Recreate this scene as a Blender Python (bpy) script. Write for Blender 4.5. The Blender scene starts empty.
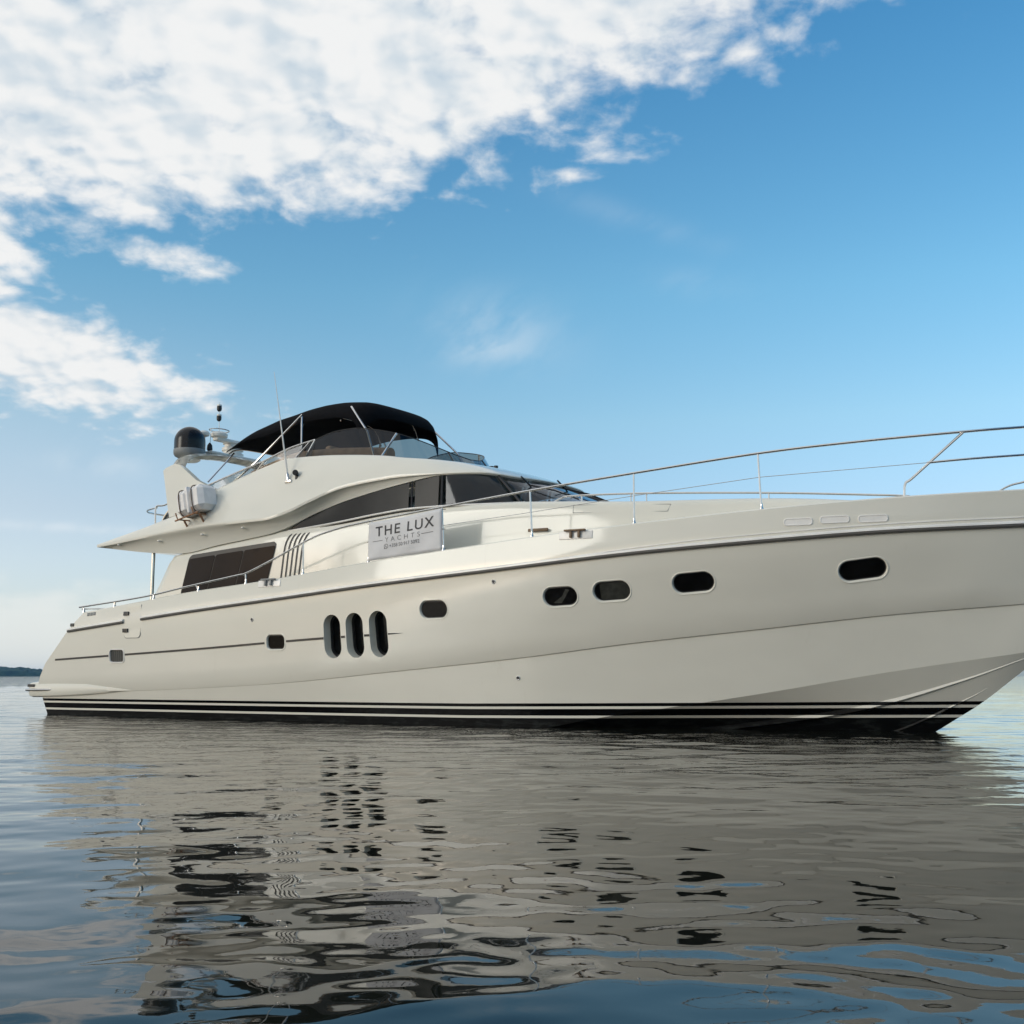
import bpy, bmesh, math, random
import numpy as np
from mathutils import Vector, Matrix
from mathutils.bvhtree import BVHTree
R = math.radians
scn = bpy.context.scene
COL = scn.collection
random.seed(4)

# ------------------------------------------------------------------ camera
YAW = R(34.0)
FPX = 1200.0
PITCH = math.atan(164.0 / FPX)
cam_d = bpy.data.cameras.new('camera')
cam_d.sensor_width = 36.0
cam_d.lens = 36.0 * FPX / 1024.0
cam_d.clip_start = 0.05
cam_d.clip_end = 20000
cam = bpy.data.objects.new('camera', cam_d)
COL.objects.link(cam)
CAM = Vector((24.78533, -19.82856, 0.875))
cam.location = CAM
cam.rotation_euler = (R(90) + PITCH, 0, YAW)
scn.camera = cam
RIGHT = Vector((math.cos(YAW), math.sin(YAW), 0))
HEAD = Vector((-math.sin(YAW), math.cos(YAW), 0))

# ------------------------------------------------------------------ light
SUN_AZ = R(-116.0)          # measured from the camera heading, negative = to the left
SUN_EL = R(16.0)
SUN_STRENGTH = 0.78
SKY_STRENGTH = 0.13
scn.view_settings.view_transform = 'Standard'
scn.view_settings.look = 'None'
scn.view_settings.exposure = 0.38
scn.view_settings.gamma = 1.0
sd = (HEAD * math.cos(SUN_AZ) + RIGHT * math.sin(SUN_AZ)) * math.cos(SUN_EL) + Vector((0, 0, math.sin(SUN_EL)))
sun_d = bpy.data.lights.new('sun', 'SUN')
sun_d.energy = SUN_STRENGTH
sun_d.angle = R(24)
sun_d.color = (1.0, 0.965, 0.87)
sun = bpy.data.objects.new('sun', sun_d)
COL.objects.link(sun)
sun.rotation_euler = sd.to_track_quat('Z', 'Y').to_euler()
sun.location = (0, 0, 60)


class NT:
    """small node-tree helper"""
    def __init__(s, tree):
        s.t = tree
        s.t.nodes.clear()

    def n(s, kind, **kw):
        nd = s.t.nodes.new(kind)
        for k, v in kw.items():
            setattr(nd, k, v)
        return nd

    def link(s, a, b):
        s.t.links.new(a, b)

    def setin(s, sock, v):
        if hasattr(v, 'is_output') or isinstance(v, bpy.types.NodeSocket):
            s.t.links.new(v, sock)
        elif v is not None:
            sock.default_value = v

    def math(s, op, a, b=None, c=None, clamp=False):
        nd = s.n('ShaderNodeMath', operation=op)
        nd.use_clamp = clamp
        for i, v in enumerate((a, b, c)):
            if v is not None:
                s.setin(nd.inputs[i], v)
        return nd.outputs[0]

    def vmath(s, op, a, b=None):
        nd = s.n('ShaderNodeVectorMath', operation=op)
        s.setin(nd.inputs[0], a)
        if b is not None:
            s.setin(nd.inputs[1], b)
        return nd

    def dot(s, a, v):
        return s.vmath('DOT_PRODUCT', a, tuple(v)).outputs['Value']

    def comb(s, x, y, z=0.0):
        nd = s.n('ShaderNodeCombineXYZ')
        for i, v in enumerate((x, y, z)):
            s.setin(nd.inputs[i], v)
        return nd.outputs[0]

    def noise(s, vec, scale=1.0, detail=4.0, rough=0.5, dist=0.0, dim='3D'):
        nd = s.n('ShaderNodeTexNoise', noise_dimensions=dim)
        s.setin(nd.inputs['Vector'], vec)
        nd.inputs['Scale'].default_value = scale
        nd.inputs['Detail'].default_value = detail
        nd.inputs['Roughness'].default_value = rough
        nd.inputs['Distortion'].default_value = dist
        return nd.outputs[0]

    def smooth(s, v, lo, hi, a=0.0, b=1.0):
        nd = s.n('ShaderNodeMapRange', interpolation_type='SMOOTHSTEP')
        s.setin(nd.inputs[0], v)
        nd.inputs[1].default_value = lo
        nd.inputs[2].default_value = hi
        nd.inputs[3].default_value = a
        nd.inputs[4].default_value = b
        return nd.outputs[0]

    def mix(s, f, a, b):
        nd = s.n('ShaderNodeMix', data_type='RGBA')
        s.setin(nd.inputs[0], f)
        for i, v in ((6, a), (7, b)):
            if isinstance(v, tuple) and len(v) == 3:
                v = v + (1.0,)
            s.setin(nd.inputs[i], v)
        return nd.outputs[2]


# ------------------------------------------------------------------ sky
def make_world():
    w = bpy.data.worlds.new('World')
    scn.world = w
    w.use_nodes = True
    N = NT(w.node_tree)
    out = N.n('ShaderNodeOutputWorld')
    bg = N.n('ShaderNodeBackground')
    bg.inputs[1].default_value = SKY_STRENGTH
    sky = N.n('ShaderNodeTexSky', sky_type='NISHITA')
    sky.sun_disc = False
    sky.sun_elevation = SUN_EL
    sky.sun_rotation = math.atan2(sd.x, sd.y)
    sky.altitude = 0
    sky.air_density = 1.0
    sky.dust_density = 1.2
    sky.ozone_density = 2.0
    d = N.n('ShaderNodeTexCoord').outputs['Generated']
    dx = N.dot(d, RIGHT)
    dy = N.dot(d, HEAD)
    sep = N.n('ShaderNodeSeparateXYZ')
    N.link(d, sep.inputs[0])
    dz = sep.outputs[2]
    az = N.math('MULTIPLY', N.math('ARCTAN2', dx, dy), 57.29578)
    el = N.math('MULTIPLY', N.math('ARCSINE', dz), 57.29578)
    # richer blue away from the sun, pale near the horizon
    hs = N.n('ShaderNodeHueSaturation')
    hs.inputs['Saturation'].default_value = SKY_SAT
    hs.inputs['Value'].default_value = SKY_VAL
    N.link(sky.outputs[0], hs.inputs['Color'])
    tint = N.n('ShaderNodeMix', data_type='RGBA', blend_type='MULTIPLY')
    tint.inputs[0].default_value = 1.0
    N.link(hs.outputs[0], tint.inputs[6])
    rp = N.n('ShaderNodeValToRGB')
    ce = rp.color_ramp.elements
    for i, (e, c) in enumerate(SKY_TINTS):
        q = ce[i] if i < 2 else ce.new(0.5)
        q.position = e / 50.0
        q.color = tuple(v * 0.5 for v in c) + (1,)
    N.link(N.math('DIVIDE', el, 50.0), rp.inputs[0])
    dbl = N.vmath('SCALE', rp.outputs[0])
    dbl.inputs['Scale'].default_value = 2.0
    N.link(dbl.outputs[0], tint.inputs[7])
    base = tint.outputs[2]
    # planar cloud-layer coordinates: perspective of a flat layer
    inv = N.math('DIVIDE', 1.0, N.math('ADD', N.math('MAXIMUM', dz, 0.0), 0.30))
    px = N.math('MULTIPLY', dx, inv)
    py = N.math('MULTIPLY', dy, inv)
    P = N.comb(px, py, 0.0)
    warp = N.n('ShaderNodeTexNoise')
    N.link(P, warp.inputs['Vector'])
    warp.inputs['Scale'].default_value = 6.0
    warp.inputs['Detail'].default_value = 3.0
    wv = N.vmath('SCALE', N.vmath('SUBTRACT', warp.outputs['Color'], (0.5, 0.5, 0.5)).outputs[0])
    wv.inputs['Scale'].default_value = 0.06
    PW = N.vmath('ADD', P, wv.outputs[0]).outputs[0]
    n_big = N.noise(PW, 9.0, 2.0, 0.5)
    n_fib = N.noise(PW, 24.0, 9.0, 0.56)

    def puffs(off):
        vo = N.n('ShaderNodeTexVoronoi', feature='SMOOTH_F1', voronoi_dimensions='2D')
        N.link(N.vmath('ADD', PW, off).outputs[0], vo.inputs['Vector'])
        vo.inputs['Scale'].default_value = 15.0
        vo.inputs['Smoothness'].default_value = 0.6
        vo.inputs['Detail'].default_value = 2.0
        vo.inputs['Roughness'].default_value = 0.45
        return N.math('SUBTRACT', 1.0, vo.outputs['Distance'])
    n_vor = puffs((0.0, 0.0, 0.0))
    n_puff = N.math('ADD', N.math('MULTIPLY', n_fib, 0.80), N.math('MULTIPLY', N.math('SUBTRACT', n_vor, 0.1), 0.22))
    n_gap = N.math('SUBTRACT', N.noise(N.vmath('ADD', P, (3.3, 1.7, 0.0)).outputs[0], 5.5, 2.0, 0.5), 0.5)
    dens = N.math('ADD', N.math('ADD', N.math('MULTIPLY', n_big, 0.55), N.math('MULTIPLY', n_puff, 0.85)), N.math('MULTIPLY', n_gap, 0.45))
    # --- bank filling the upper left: above a line that climbs to the right
    l1 = N.math('ADD', N.math('MULTIPLY', az, 0.13), 20.9)
    l2 = N.math('ADD', N.math('MULTIPLY', az, 0.34), 21.9)
    edge = N.math('SMOOTH_MAX', l1, l2, 1.5)
    above = N.math('SUBTRACT', el, edge)
    bank = N.math('MULTIPLY', N.smooth(above, -3.0, 6.5, 0.0, 1.12), N.smooth(az, -14.0, 4.0, 1.0, 0.93))
    bank = N.math('MULTIPLY', bank, N.smooth(az, 14.0, 40.0, 1.0, 0.55))

    def blob(a, e, sa, se, k=0.0, pw=1.0):
        """soft elliptical patch round a direction; k tilts it"""
        da = N.math('SUBTRACT', az, a)
        de = N.math('SUBTRACT', N.math('SUBTRACT', el, e), N.math('MULTIPLY', da, k))
        q = N.math('ADD', N.math('POWER', N.math('DIVIDE', da, sa), 2.0), N.math('POWER', N.math('DIVIDE', de, se), 2.0))
        g = N.math('EXPONENT', N.math('MULTIPLY', q, -1.0))
        return N.math('MULTIPLY', g, pw)
    m = bank
    for b in [(-22.5, 14.3, 9.0, 2.7, -0.15, 1.2), (-26.0, 18.2, 4.2, 4.4, -0.10, 1.2),
              (2.2, 23.3, 2.3, 1.0, 0.0, 0.70), (12.5, 28.6, 6.0, 1.6, 0.35, 0.85), (-18.0, 19.1, 5.0, 1.2, -0.06, 0.88), (-15.5, 13.0, 5.5, 1.2, -0.12, 0.90),
              (-24.0, 10.7, 2.6, 0.45, 0.0, 0.62)]:
        m = N.math('MAXIMUM', m, blob(*b))
    # broken cloud added out of view behind and beside the camera, as soft fill
    back = N.smooth(N.math('ABSOLUTE', az), 45.0, 90.0, 0.0, 0.42)
    m = N.math('MAXIMUM', m, back)
    c = N.math('SUBTRACT', N.math('ADD', dens, N.math('MULTIPLY', m, 0.66)), 1.03)
    alpha = N.smooth(c, -0.10, 0.30)
    alpha = N.math('MULTIPLY', alpha, N.smooth(m, 0.03, 0.30))
    # --- thin wisps, drawn out
    PS = N.comb(N.math('ADD', N.math('MULTIPLY', px, 1.0), N.math('MULTIPLY', py, 0.55)), N.math('MULTIPLY', N.math('SUBTRACT', py, N.math('MULTIPLY', px, 0.35)), 0.34), 0.0)
    PSW = N.vmath('ADD', PS, wv.outputs[0]).outputs[0]
    n_w = N.noise(PSW, 11.0, 8.0, 0.6)
    wm = blob(-0.7, 16.4, 3.0, 1.5, -0.1, 0.34)
    for b in [(6.0, 21.4, 3.8, 0.6, -0.32, 0.13), (9.2, 18.3, 2.6, 0.7, -0.15, 0.12), (-19.2, 9.5, 2.2, 0.5, 0.0, 0.42), (-20.4, 6.6, 4.0, 0.22, 0.0, 0.55), (-1.6, 15.4, 2.2, 0.7, 0.0, 0.22)]:
        wm = N.math('ADD', wm, blob(*b))
    wisp = N.math('MULTIPLY', wm, N.smooth(n_w, 0.30, 0.66), clamp=True)
    # --- low pale bank near the horizon on the left
    lowb = N.math('MULTIPLY', N.smooth(N.math('ADD', el, N.math('MULTIPLY', N.math('SUBTRACT', n_big, 0.5), 3.0)), 4.6, 2.4, 0.0, 0.72), N.smooth(az, -2.0, -16.0))
    # cloud brightness: lit tops, blue-grey thick parts
    relief = N.math('SUBTRACT', n_vor, puffs((-0.014, 0.012, 0.0)))
    lit = N.smooth(N.math('ADD', N.math('MULTIPLY', relief, 0.45), N.math('ADD', N.math('MULTIPLY', n_big, 0.7), N.math('MULTIPLY', n_fib, 0.5))), 0.32, 0.74)
    ccol = N.mix(lit, CLOUD_DARK, CLOUD_LIT)
    veil = N.math('MULTIPLY', N.math('MULTIPLY', N.smooth(el, 19.0, 3.0), N.smooth(az, 2.0, -26.0)), 0.50)
    col = N.mix(veil, base, CLOUD_WISP)
    col = N.mix(lowb, col, CLOUD_LOW)
    col = N.mix(wisp, col, CLOUD_WISP)
    col = N.mix(alpha, col, ccol)
    # below the horizon: plain water-grey
    col = N.mix(N.smooth(dz, -0.02, 0.0), (0.6, 0.8, 1.0), col)
    N.link(col, bg.inputs[0])
    N.link(bg.outputs[0], out.inputs[0])


SKY_SAT = 1.30
SKY_VAL = 1.16
SKY_TINTS = [(0, (1.00, 1.06, 1.38)), (4, (1.06, 1.02, 1.20)), (7.5, (1.10, 0.95, 1.00)), (12, (1.36, 1.15, 1.00)), (18, (1.28, 1.24, 1.05)), (28, (0.46, 1.02, 1.02)), (45, (0.42, 0.92, 1.0))]
CLOUD_DARK = (3.7, 4.2, 4.6)
CLOUD_LIT = (5.25, 5.3, 5.3)
CLOUD_LOW = (5.0, 5.15, 5.0)
CLOUD_WISP = (4.5, 4.95, 5.3)
make_world()


# ------------------------------------------------------------------ materials
def principled(name):
    m = bpy.data.materials.new(name)
    m.use_nodes = True
    N = NT(m.node_tree)
    out = N.n('ShaderNodeOutputMaterial')
    b = N.n('ShaderNodeBsdfPrincipled')
    N.link(b.outputs[0], out.inputs[0])
    return m, N, b, out


def simple(name, col, rough=0.4, metal=0.0, vary=0.06, scale=3.0, spec=0.5, coat=0.0, bump=0.0, bscale=60.0):
    m, N, b, out = principled(name)
    tc = N.n('ShaderNodeTexCoord').outputs['Object']
    n = N.noise(tc, scale, 5.0, 0.55)
    lo = tuple(c * (1 - vary) for c in col)
    hi = tuple(min(1.0, c * (1 + vary)) for c in col)
    N.link(N.mix(N.smooth(n, 0.3, 0.7), lo, hi), b.inputs['Base Color'])
    b.inputs['Roughness'].default_value = rough
    b.inputs['Metallic'].default_value = metal
    b.inputs['Specular IOR Level'].default_value = spec
    b.inputs['Coat Weight'].default_value = coat
    b.inputs['Coat Roughness'].default_value = 0.06
    if bump:
        bn = N.n('ShaderNodeBump')
        bn.inputs['Strength'].default_value = 1.0
        bn.inputs['Distance'].default_value = bump
        N.link(N.noise(tc, bscale, 3.0, 0.5), bn.inputs['Height'])
        N.link(bn.outputs[0], b.inputs['Normal'])
    return m


GEL = (0.77, 0.75, 0.665)


def gelcoat(name, stripes):
    m, N, b, out = principled(name)
    tc = N.n('ShaderNodeTexCoord').outputs['Object']
    sep = N.n('ShaderNodeSeparateXYZ')
    N.link(tc, sep.inputs[0])
    X, z = sep.outputs[0], sep.outputs[2]
    n = N.noise(N.vmath('MULTIPLY', tc, (0.5, 1.0, 1.6)).outputs[0], 1.3, 5.0, 0.55)
    col = N.mix(N.smooth(n, 0.3, 0.7), tuple(c * 0.965 for c in GEL), GEL)
    # faint run-down streaks below the rub rail
    st = N.noise(N.vmath('MULTIPLY', tc, (9.0, 9.0, 0.45)).outputs[0], 1.0, 3.0, 0.6)
    col = N.mix(N.smooth(st, 0.62, 0.80, 0.0, 0.10), col, (0.50, 0.44, 0.34))
    rough = 0.09
    if stripes:
        rise = N.math('ADD', N.math('MULTIPLY', X, 0.0022), N.math('MULTIPLY', N.math('MAXIMUM', N.math('SUBTRACT', X, 12.0), 0.0), 0.0095))
        zz = N.math('SUBTRACT', z, rise)
        ramp = N.n('ShaderNodeValToRGB')
        ramp.color_ramp.interpolation = 'CONSTANT'
        el = ramp.color_ramp.elements
        lev = [(0.0, 2), (0.106, 1), (0.150, 0), (0.262, 1), (0.308, 0), (0.362, 1)]
        # 0 black paint, 1 white, 2 antifouling
        cc = {0: (0.004, 0.004, 0.005, 1), 1: (1, 1, 1, 1), 2: (0.006, 0.0065, 0.008, 1)}
        el[0].position = 0.0
        el[0].color = cc[2]
        el[1].position = lev[1][0]
        el[1].color = cc[1]
        for p, k in lev[2:]:
            e = el.new(p)
            e.color = cc[k]
        N.link(zz, ramp.inputs[0])
        mul = N.n('ShaderNodeMix', data_type='RGBA', blend_type='MULTIPLY')
        mul.inputs[0].default_value = 1.0
        N.link(col, mul.inputs[6])
        N.link(ramp.outputs[0], mul.inputs[7])
        col = mul.outputs[2]
        wd = N.noise(N.vmath('MULTIPLY', tc, (2.2, 2.2, 9.0)).outputs[0], 1.6, 6.0, 0.65)
        wd = N.math('MULTIPLY', N.smooth(wd, 0.48, 0.66), N.smooth(zz, 0.095, 0.07))
        col = N.mix(wd, col, (0.020, 0.023, 0.022))
        # matt, weed-stained antifouling right at the water
        N.link(N.smooth(zz, 0.10, 0.11, 0.5, rough), b.inputs['Roughness'])
        N.link(N.smooth(zz, 0.36, 0.37, 0.13, 0.5), b.inputs['Specular IOR Level'])
    else:
        b.inputs['Roughness'].default_value = rough
    N.link(col, b.inputs['Base Color'])
    # slight fairing waves so reflections are not perfectly straight
    bn = N.n('ShaderNodeBump')
    bn.inputs['Strength'].default_value = 1.0
    bn.inputs['Distance'].default_value = 0.004
    N.link(N.noise(tc, 1.6, 1.0, 0.4), bn.inputs['Height'])
    N.link(bn.outputs[0], b.inputs['Normal'])
    return m


def smoked(name, tint, gloss=0.04):
    """thin tinted acrylic: passes darkened light and reflects"""
    m = bpy.data.materials.new(name)
    m.use_nodes = True
    N = NT(m.node_tree)
    out = N.n('ShaderNodeOutputMaterial')
    tr = N.n('ShaderNodeBsdfTransparent')
    tc = N.n('ShaderNodeTexCoord').outputs['Object']
    n = N.noise(tc, 2.0, 3.0)
    N.link(N.mix(n, tuple(t * 0.92 for t in tint), tint), tr.inputs[0])
    gl = N.n('ShaderNodeBsdfGlossy')
    gl.inputs['Roughness'].default_value = gloss
    gl.inputs['Color'].default_value = (0.9, 0.93, 1.0, 1)
    fr = N.n('ShaderNodeFresnel')
    # a thin sheet reflects the same from both sides
    bf = N.n('ShaderNodeNewGeometry').outputs['Backfacing']
    N.link(N.math('ADD', 1.45, N.math('MULTIPLY', bf, 1.0 / 1.45 - 1.45)), fr.inputs[0])
    mx = N.n('ShaderNodeMixShader')
    N.link(fr.outputs[0], mx.inputs[0])
    N.link(tr.outputs[0], mx.inputs[1])
    N.link(gl.outputs[0], mx.inputs[2])
    N.link(mx.outputs[0], out.inputs[0])
    return m


M = {}
M['hull'] = gelcoat('hull_gelcoat', True)
M['gel'] = gelcoat('white_gelcoat', False)
M['trim'] = simple('white_trim', (0.82, 0.80, 0.76), 0.25)
M['black_strip'] = simple('black_rubber', (0.02, 0.019, 0.018), 0.45)
M['steel'] = simple('polished_steel', (0.68, 0.665, 0.64), 0.20, 1.0, 0.05, 12.0)
M['steel_dull'] = simple('worn_steel', (0.34, 0.31, 0.28), 0.35, 1.0, 0.1, 12.0)
M['glass_dark'] = simple('dark_window_glass', (0.006, 0.006, 0.007), 0.03, 0.0, 0.2, 1.5, 0.08)
M['glass_screen'] = simple('screened_window_glass', (0.014, 0.014, 0.014), 0.16, 0.0, 0.2, 1.5, 0.12)
M['glass_port'] = simple('porthole_glass', (0.005, 0.005, 0.005), 0.05, 0.0, 0.3, 4.0, 0.06)
M['windscreen'] = smoked('windscreen_glass', (0.42, 0.46, 0.50), 0.05)
M['smoke'] = smoked('smoked_acrylic', (0.40, 0.415, 0.40), 0.05)
M['canvas'] = simple('black_canvas', (0.005, 0.005, 0.006), 0.9, 0.0, 0.25, 8.0, 0.1, 0.0, 0.004, 220.0)
M['blind'] = simple('dark_blind', (0.030, 0.031, 0.026), 0.25, 0.0, 0.3, 8.0)
M['vent_grey'] = simple('vent_grille', (0.06, 0.06, 0.055), 0.5)
M['strip_grey'] = simple('grey_rubber', (0.10, 0.095, 0.085), 0.4)
M['tan'] = simple('tan_upholstery', (0.46, 0.30, 0.19), 0.6, 0.0, 0.15, 5.0)
M['grey_mesh'] = simple('grey_screen_cloth', (0.16, 0.16, 0.15), 0.7)
M['dome'] = simple('black_dome', (0.008, 0.008, 0.010), 0.2, 0.0, 0.2, 3.0, 0.3)
M['grey_plastic'] = simple('grey_plastic', (0.22, 0.23, 0.23), 0.5)
M['white_plastic'] = simple('white_plastic', (0.78, 0.76, 0.70), 0.35)
M['raft'] = simple('raft_shell', (0.82, 0.80, 0.78), 0.45, 0.0, 0.06, 6.0)
M['rust'] = simple('rusty_bracket', (0.33, 0.17, 0.09), 0.7, 0.0, 0.3, 14.0)
M['strap'] = simple('brown_webbing', (0.10, 0.06, 0.04), 0.8)
M['black'] = simple('black_plastic', (0.010, 0.010, 0.011), 0.5)
M['banner'] = simple('banner_vinyl', (0.66, 0.66, 0.67), 0.5, 0.0, 0.03, 3.0, 0.3, 0.0, 0.006, 6.0)
M['ink'] = simple('dark_ink', (0.035, 0.035, 0.04), 0.6)
M['ink_grey'] = simple('grey_ink', (0.16, 0.16, 0.17), 0.6)
M['teak'] = simple('teak', (0.16, 0.10, 0.055), 0.6, 0.0, 0.2, 9.0)


# ------------------------------------------------------------------ mesh helpers
def tag(o, label=None, cat=None, group=None, kind=None):
    if label:
        o['label'] = label
    if cat:
        o['category'] = cat
    if group:
        o['group'] = group
    if kind:
        o['kind'] = kind
    return o


def W(p):
    """boat frame (forward, to starboard, up) to world"""
    return (p[0], -p[1], p[2])


class MB:
    def __init__(s):
        s.v = []
        s.f = []
        s.twin = False

    def add(s, verts, faces):
        k = len(s.v)
        s.v += [tuple(v) for v in verts]
        s.f += [tuple(i + k for i in f) for f in faces]
        return s

    def grid(s, rows, closed=False, flip=False):
        k = len(s.v)
        n = len(rows[0])
        for r in rows:
            s.v += [tuple(p) for p in r]
        for i in range(len(rows) - 1):
            for j in range(n if closed else n - 1):
                a, b = k + i * n + j, k + i * n + (j + 1) % n
                q = (a, b, b + n, a + n)
                s.f.append(q[::-1] if flip else q)
        return s

    def mirror(s):
        k = len(s.v)
        s.v += [(x, -y, z) for x, y, z in s.v[:k]]
        s.f += [tuple(i + k for i in f[::-1]) for f in list(s.f)]
        return s

    def tube(s, pts, r, seg=8, caps=True):
        pts = [Vector(p) for p in pts]
        n = len(pts)
        rows = []
        up = None
        for i, p in enumerate(pts):
            t = (pts[min(i + 1, n - 1)] - pts[max(i - 1, 0)]).normalized()
            if up is None:
                up = Vector((0, 0, 1)) if abs(t.z) < 0.9 else Vector((1, 0, 0))
            a = t.cross(up)
            if a.length < 1e-6:
                a = t.cross(Vector((0, 1, 0)))
            a.normalize()
            b = a.cross(t).normalized()
            up = b
            rr = r[i] if isinstance(r, (list, tuple)) else r
            rows.append([p + (a * math.cos(q) + b * math.sin(q)) * rr for q in [2 * math.pi * j / seg for j in range(seg)]])
        k = len(s.v)
        s.grid(rows, closed=True)
        if caps:
            s.f.append(tuple(k + j for j in range(seg))[::-1])
            s.f.append(tuple(k + (n - 1) * seg + j for j in range(seg)))
        return s

    def lathe(s, prof, c, seg=24, axis=None):
        rows = []
        ax = Vector(axis).normalized() if axis else Vector((0, 0, 1))
        u = ax.orthogonal().normalized()
        w = ax.cross(u)
        c = Vector(c)
        for r, z in prof:
            rows.append([c + ax * z + (u * math.cos(q) + w * math.sin(q)) * max(r, 1e-4) for q in [2 * math.pi * j / seg for j in range(seg)]])
        k = len(s.v)
        s.grid(rows, closed=True)
        s.f.append(tuple(k + j for j in range(seg))[::-1])
        m = (len(prof) - 1) * seg
        s.f.append(tuple(k + m + j for j in range(seg)))
        return s

    def box(s, c, h, rot=None, bev=0.0, seg=3):
        """bevelled box: chamfered corners through bmesh"""
        bm = bmesh.new()
        bmesh.ops.create_cube(bm, size=2.0)
        bmesh.ops.scale(bm, vec=h, verts=bm.verts)
        if bev:
            bmesh.ops.bevel(bm, geom=bm.edges[:], offset=bev, segments=seg, profile=0.5, affect='EDGES')
        if rot is not None:
            bmesh.ops.transform(bm, matrix=rot.to_4x4(), verts=bm.verts)
        bm.verts.index_update()
        c = Vector(c)
        s.add([tuple(v.co + c) for v in bm.verts], [tuple(v.index for v in f.verts) for f in bm.faces])
        bm.free()
        return s

    def build(s, name, mat, parent=None, sharp=35.0, smooth=True, merge=0.0, solid=0.0, offset=-1.0):
        me = bpy.data.meshes.new(name)
        bm = bmesh.new()
        vs = [bm.verts.new(v) for v in s.v]
        for f in s.f:
            ids = []
            for i in f:
                if i not in ids:
                    ids.append(i)
            if len(ids) >= 3:
                try:
                    bm.faces.new([vs[i] for i in ids])
                except ValueError:
                    pass
        if merge:
            bmesh.ops.remove_doubles(bm, verts=bm.verts, dist=merge)
            bmesh.ops.dissolve_degenerate(bm, dist=1e-5, edges=bm.edges)
        bmesh.ops.recalc_face_normals(bm, faces=bm.faces)
        bm.to_mesh(me)
        bm.free()
        if smooth:
            me.shade_smooth()
            me.set_sharp_from_angle(angle=R(sharp))
        me.materials.append(mat)
        o = bpy.data.objects.new(name, me)
        COL.objects.link(o)
        if parent:
            o.parent = parent
        if solid:
            md = o.modifiers.new('thickness', 'SOLIDIFY')
            md.thickness = solid
            md.offset = offset
        if s.twin:
            # the same piece on the port side, an object of its own
            t = MB()
            t.v = [(x, -y, z) for x, y, z in s.v]
            t.f = [f[::-1] for f in s.f]
            TWIN[o.name] = t.build(name, mat, TWIN.get(parent.name, parent) if parent else None, sharp, smooth, merge, solid, offset)
        return o


TWIN = {}


def pchip(xs, ys):
    """monotone cubic interpolation"""
    xs = np.asarray(xs, float)
    ys = np.asarray(ys, float)
    h = np.diff(xs)
    d = np.diff(ys) / h
    m = np.zeros_like(ys)
    for i in range(1, len(xs) - 1):
        if d[i - 1] * d[i] > 0:
            w1, w2 = 2 * h[i] + h[i - 1], h[i] + 2 * h[i - 1]
            m[i] = (w1 + w2) / (w1 / d[i - 1] + w2 / d[i])
    m[0], m[-1] = d[0], d[-1]

    def f(x):
        x = min(max(x, xs[0]), xs[-1])
        i = int(min(max(np.searchsorted(xs, x) - 1, 0), len(h) - 1))
        t = (x - xs[i]) / h[i]
        return float((1 + 2 * t) * (1 - t) ** 2 * ys[i] + t * (1 - t) ** 2 * h[i] * m[i] + t * t * (3 - 2 * t) * ys[i + 1] + t * t * (t - 1) * h[i] * m[i + 1])
    return f


class Curve:
    """longitudinal line given as (X, S, z) points"""
    def __init__(s, pts):
        p = np.array(pts, float)
        s.x0, s.x1 = p[0, 0], p[-1, 0]
        s.fS = pchip(p[:, 0], p[:, 1])
        s.fz = pchip(p[:, 0], p[:, 2])

    def at(s, X):
        return (X, s.fS(X), s.fz(X))


def tcurve(pts, sub=8):
    """smooth resample of a 3-D point list by index"""
    p = np.array(pts, float)
    t = np.arange(len(p))
    fs = [pchip(t, p[:, k]) for k in range(3)]
    n = (len(p) - 1) * sub
    return [tuple(f(i / sub) for f in fs) for i in range(n + 1)]


def catmull(pts, sub=6):
    P = [Vector(p) for p in pts]
    out = []
    for i in range(len(P) - 1):
        a, b, c, d = P[max(i - 1, 0)], P[i], P[i + 1], P[min(i + 2, len(P) - 1)]
        for j in range(sub):
            t = j / sub
            out.append(0.5 * ((2 * b) + (c - a) * t + (2 * a - 5 * b + 4 * c - d) * t * t + (3 * b - a - 3 * c + d) * t ** 3))
    out.append(P[-1])
    return [tuple(v) for v in out]


def lerp(a, b, t):
    return tuple(x + (y - x) * t for x, y in zip(a, b))


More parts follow.
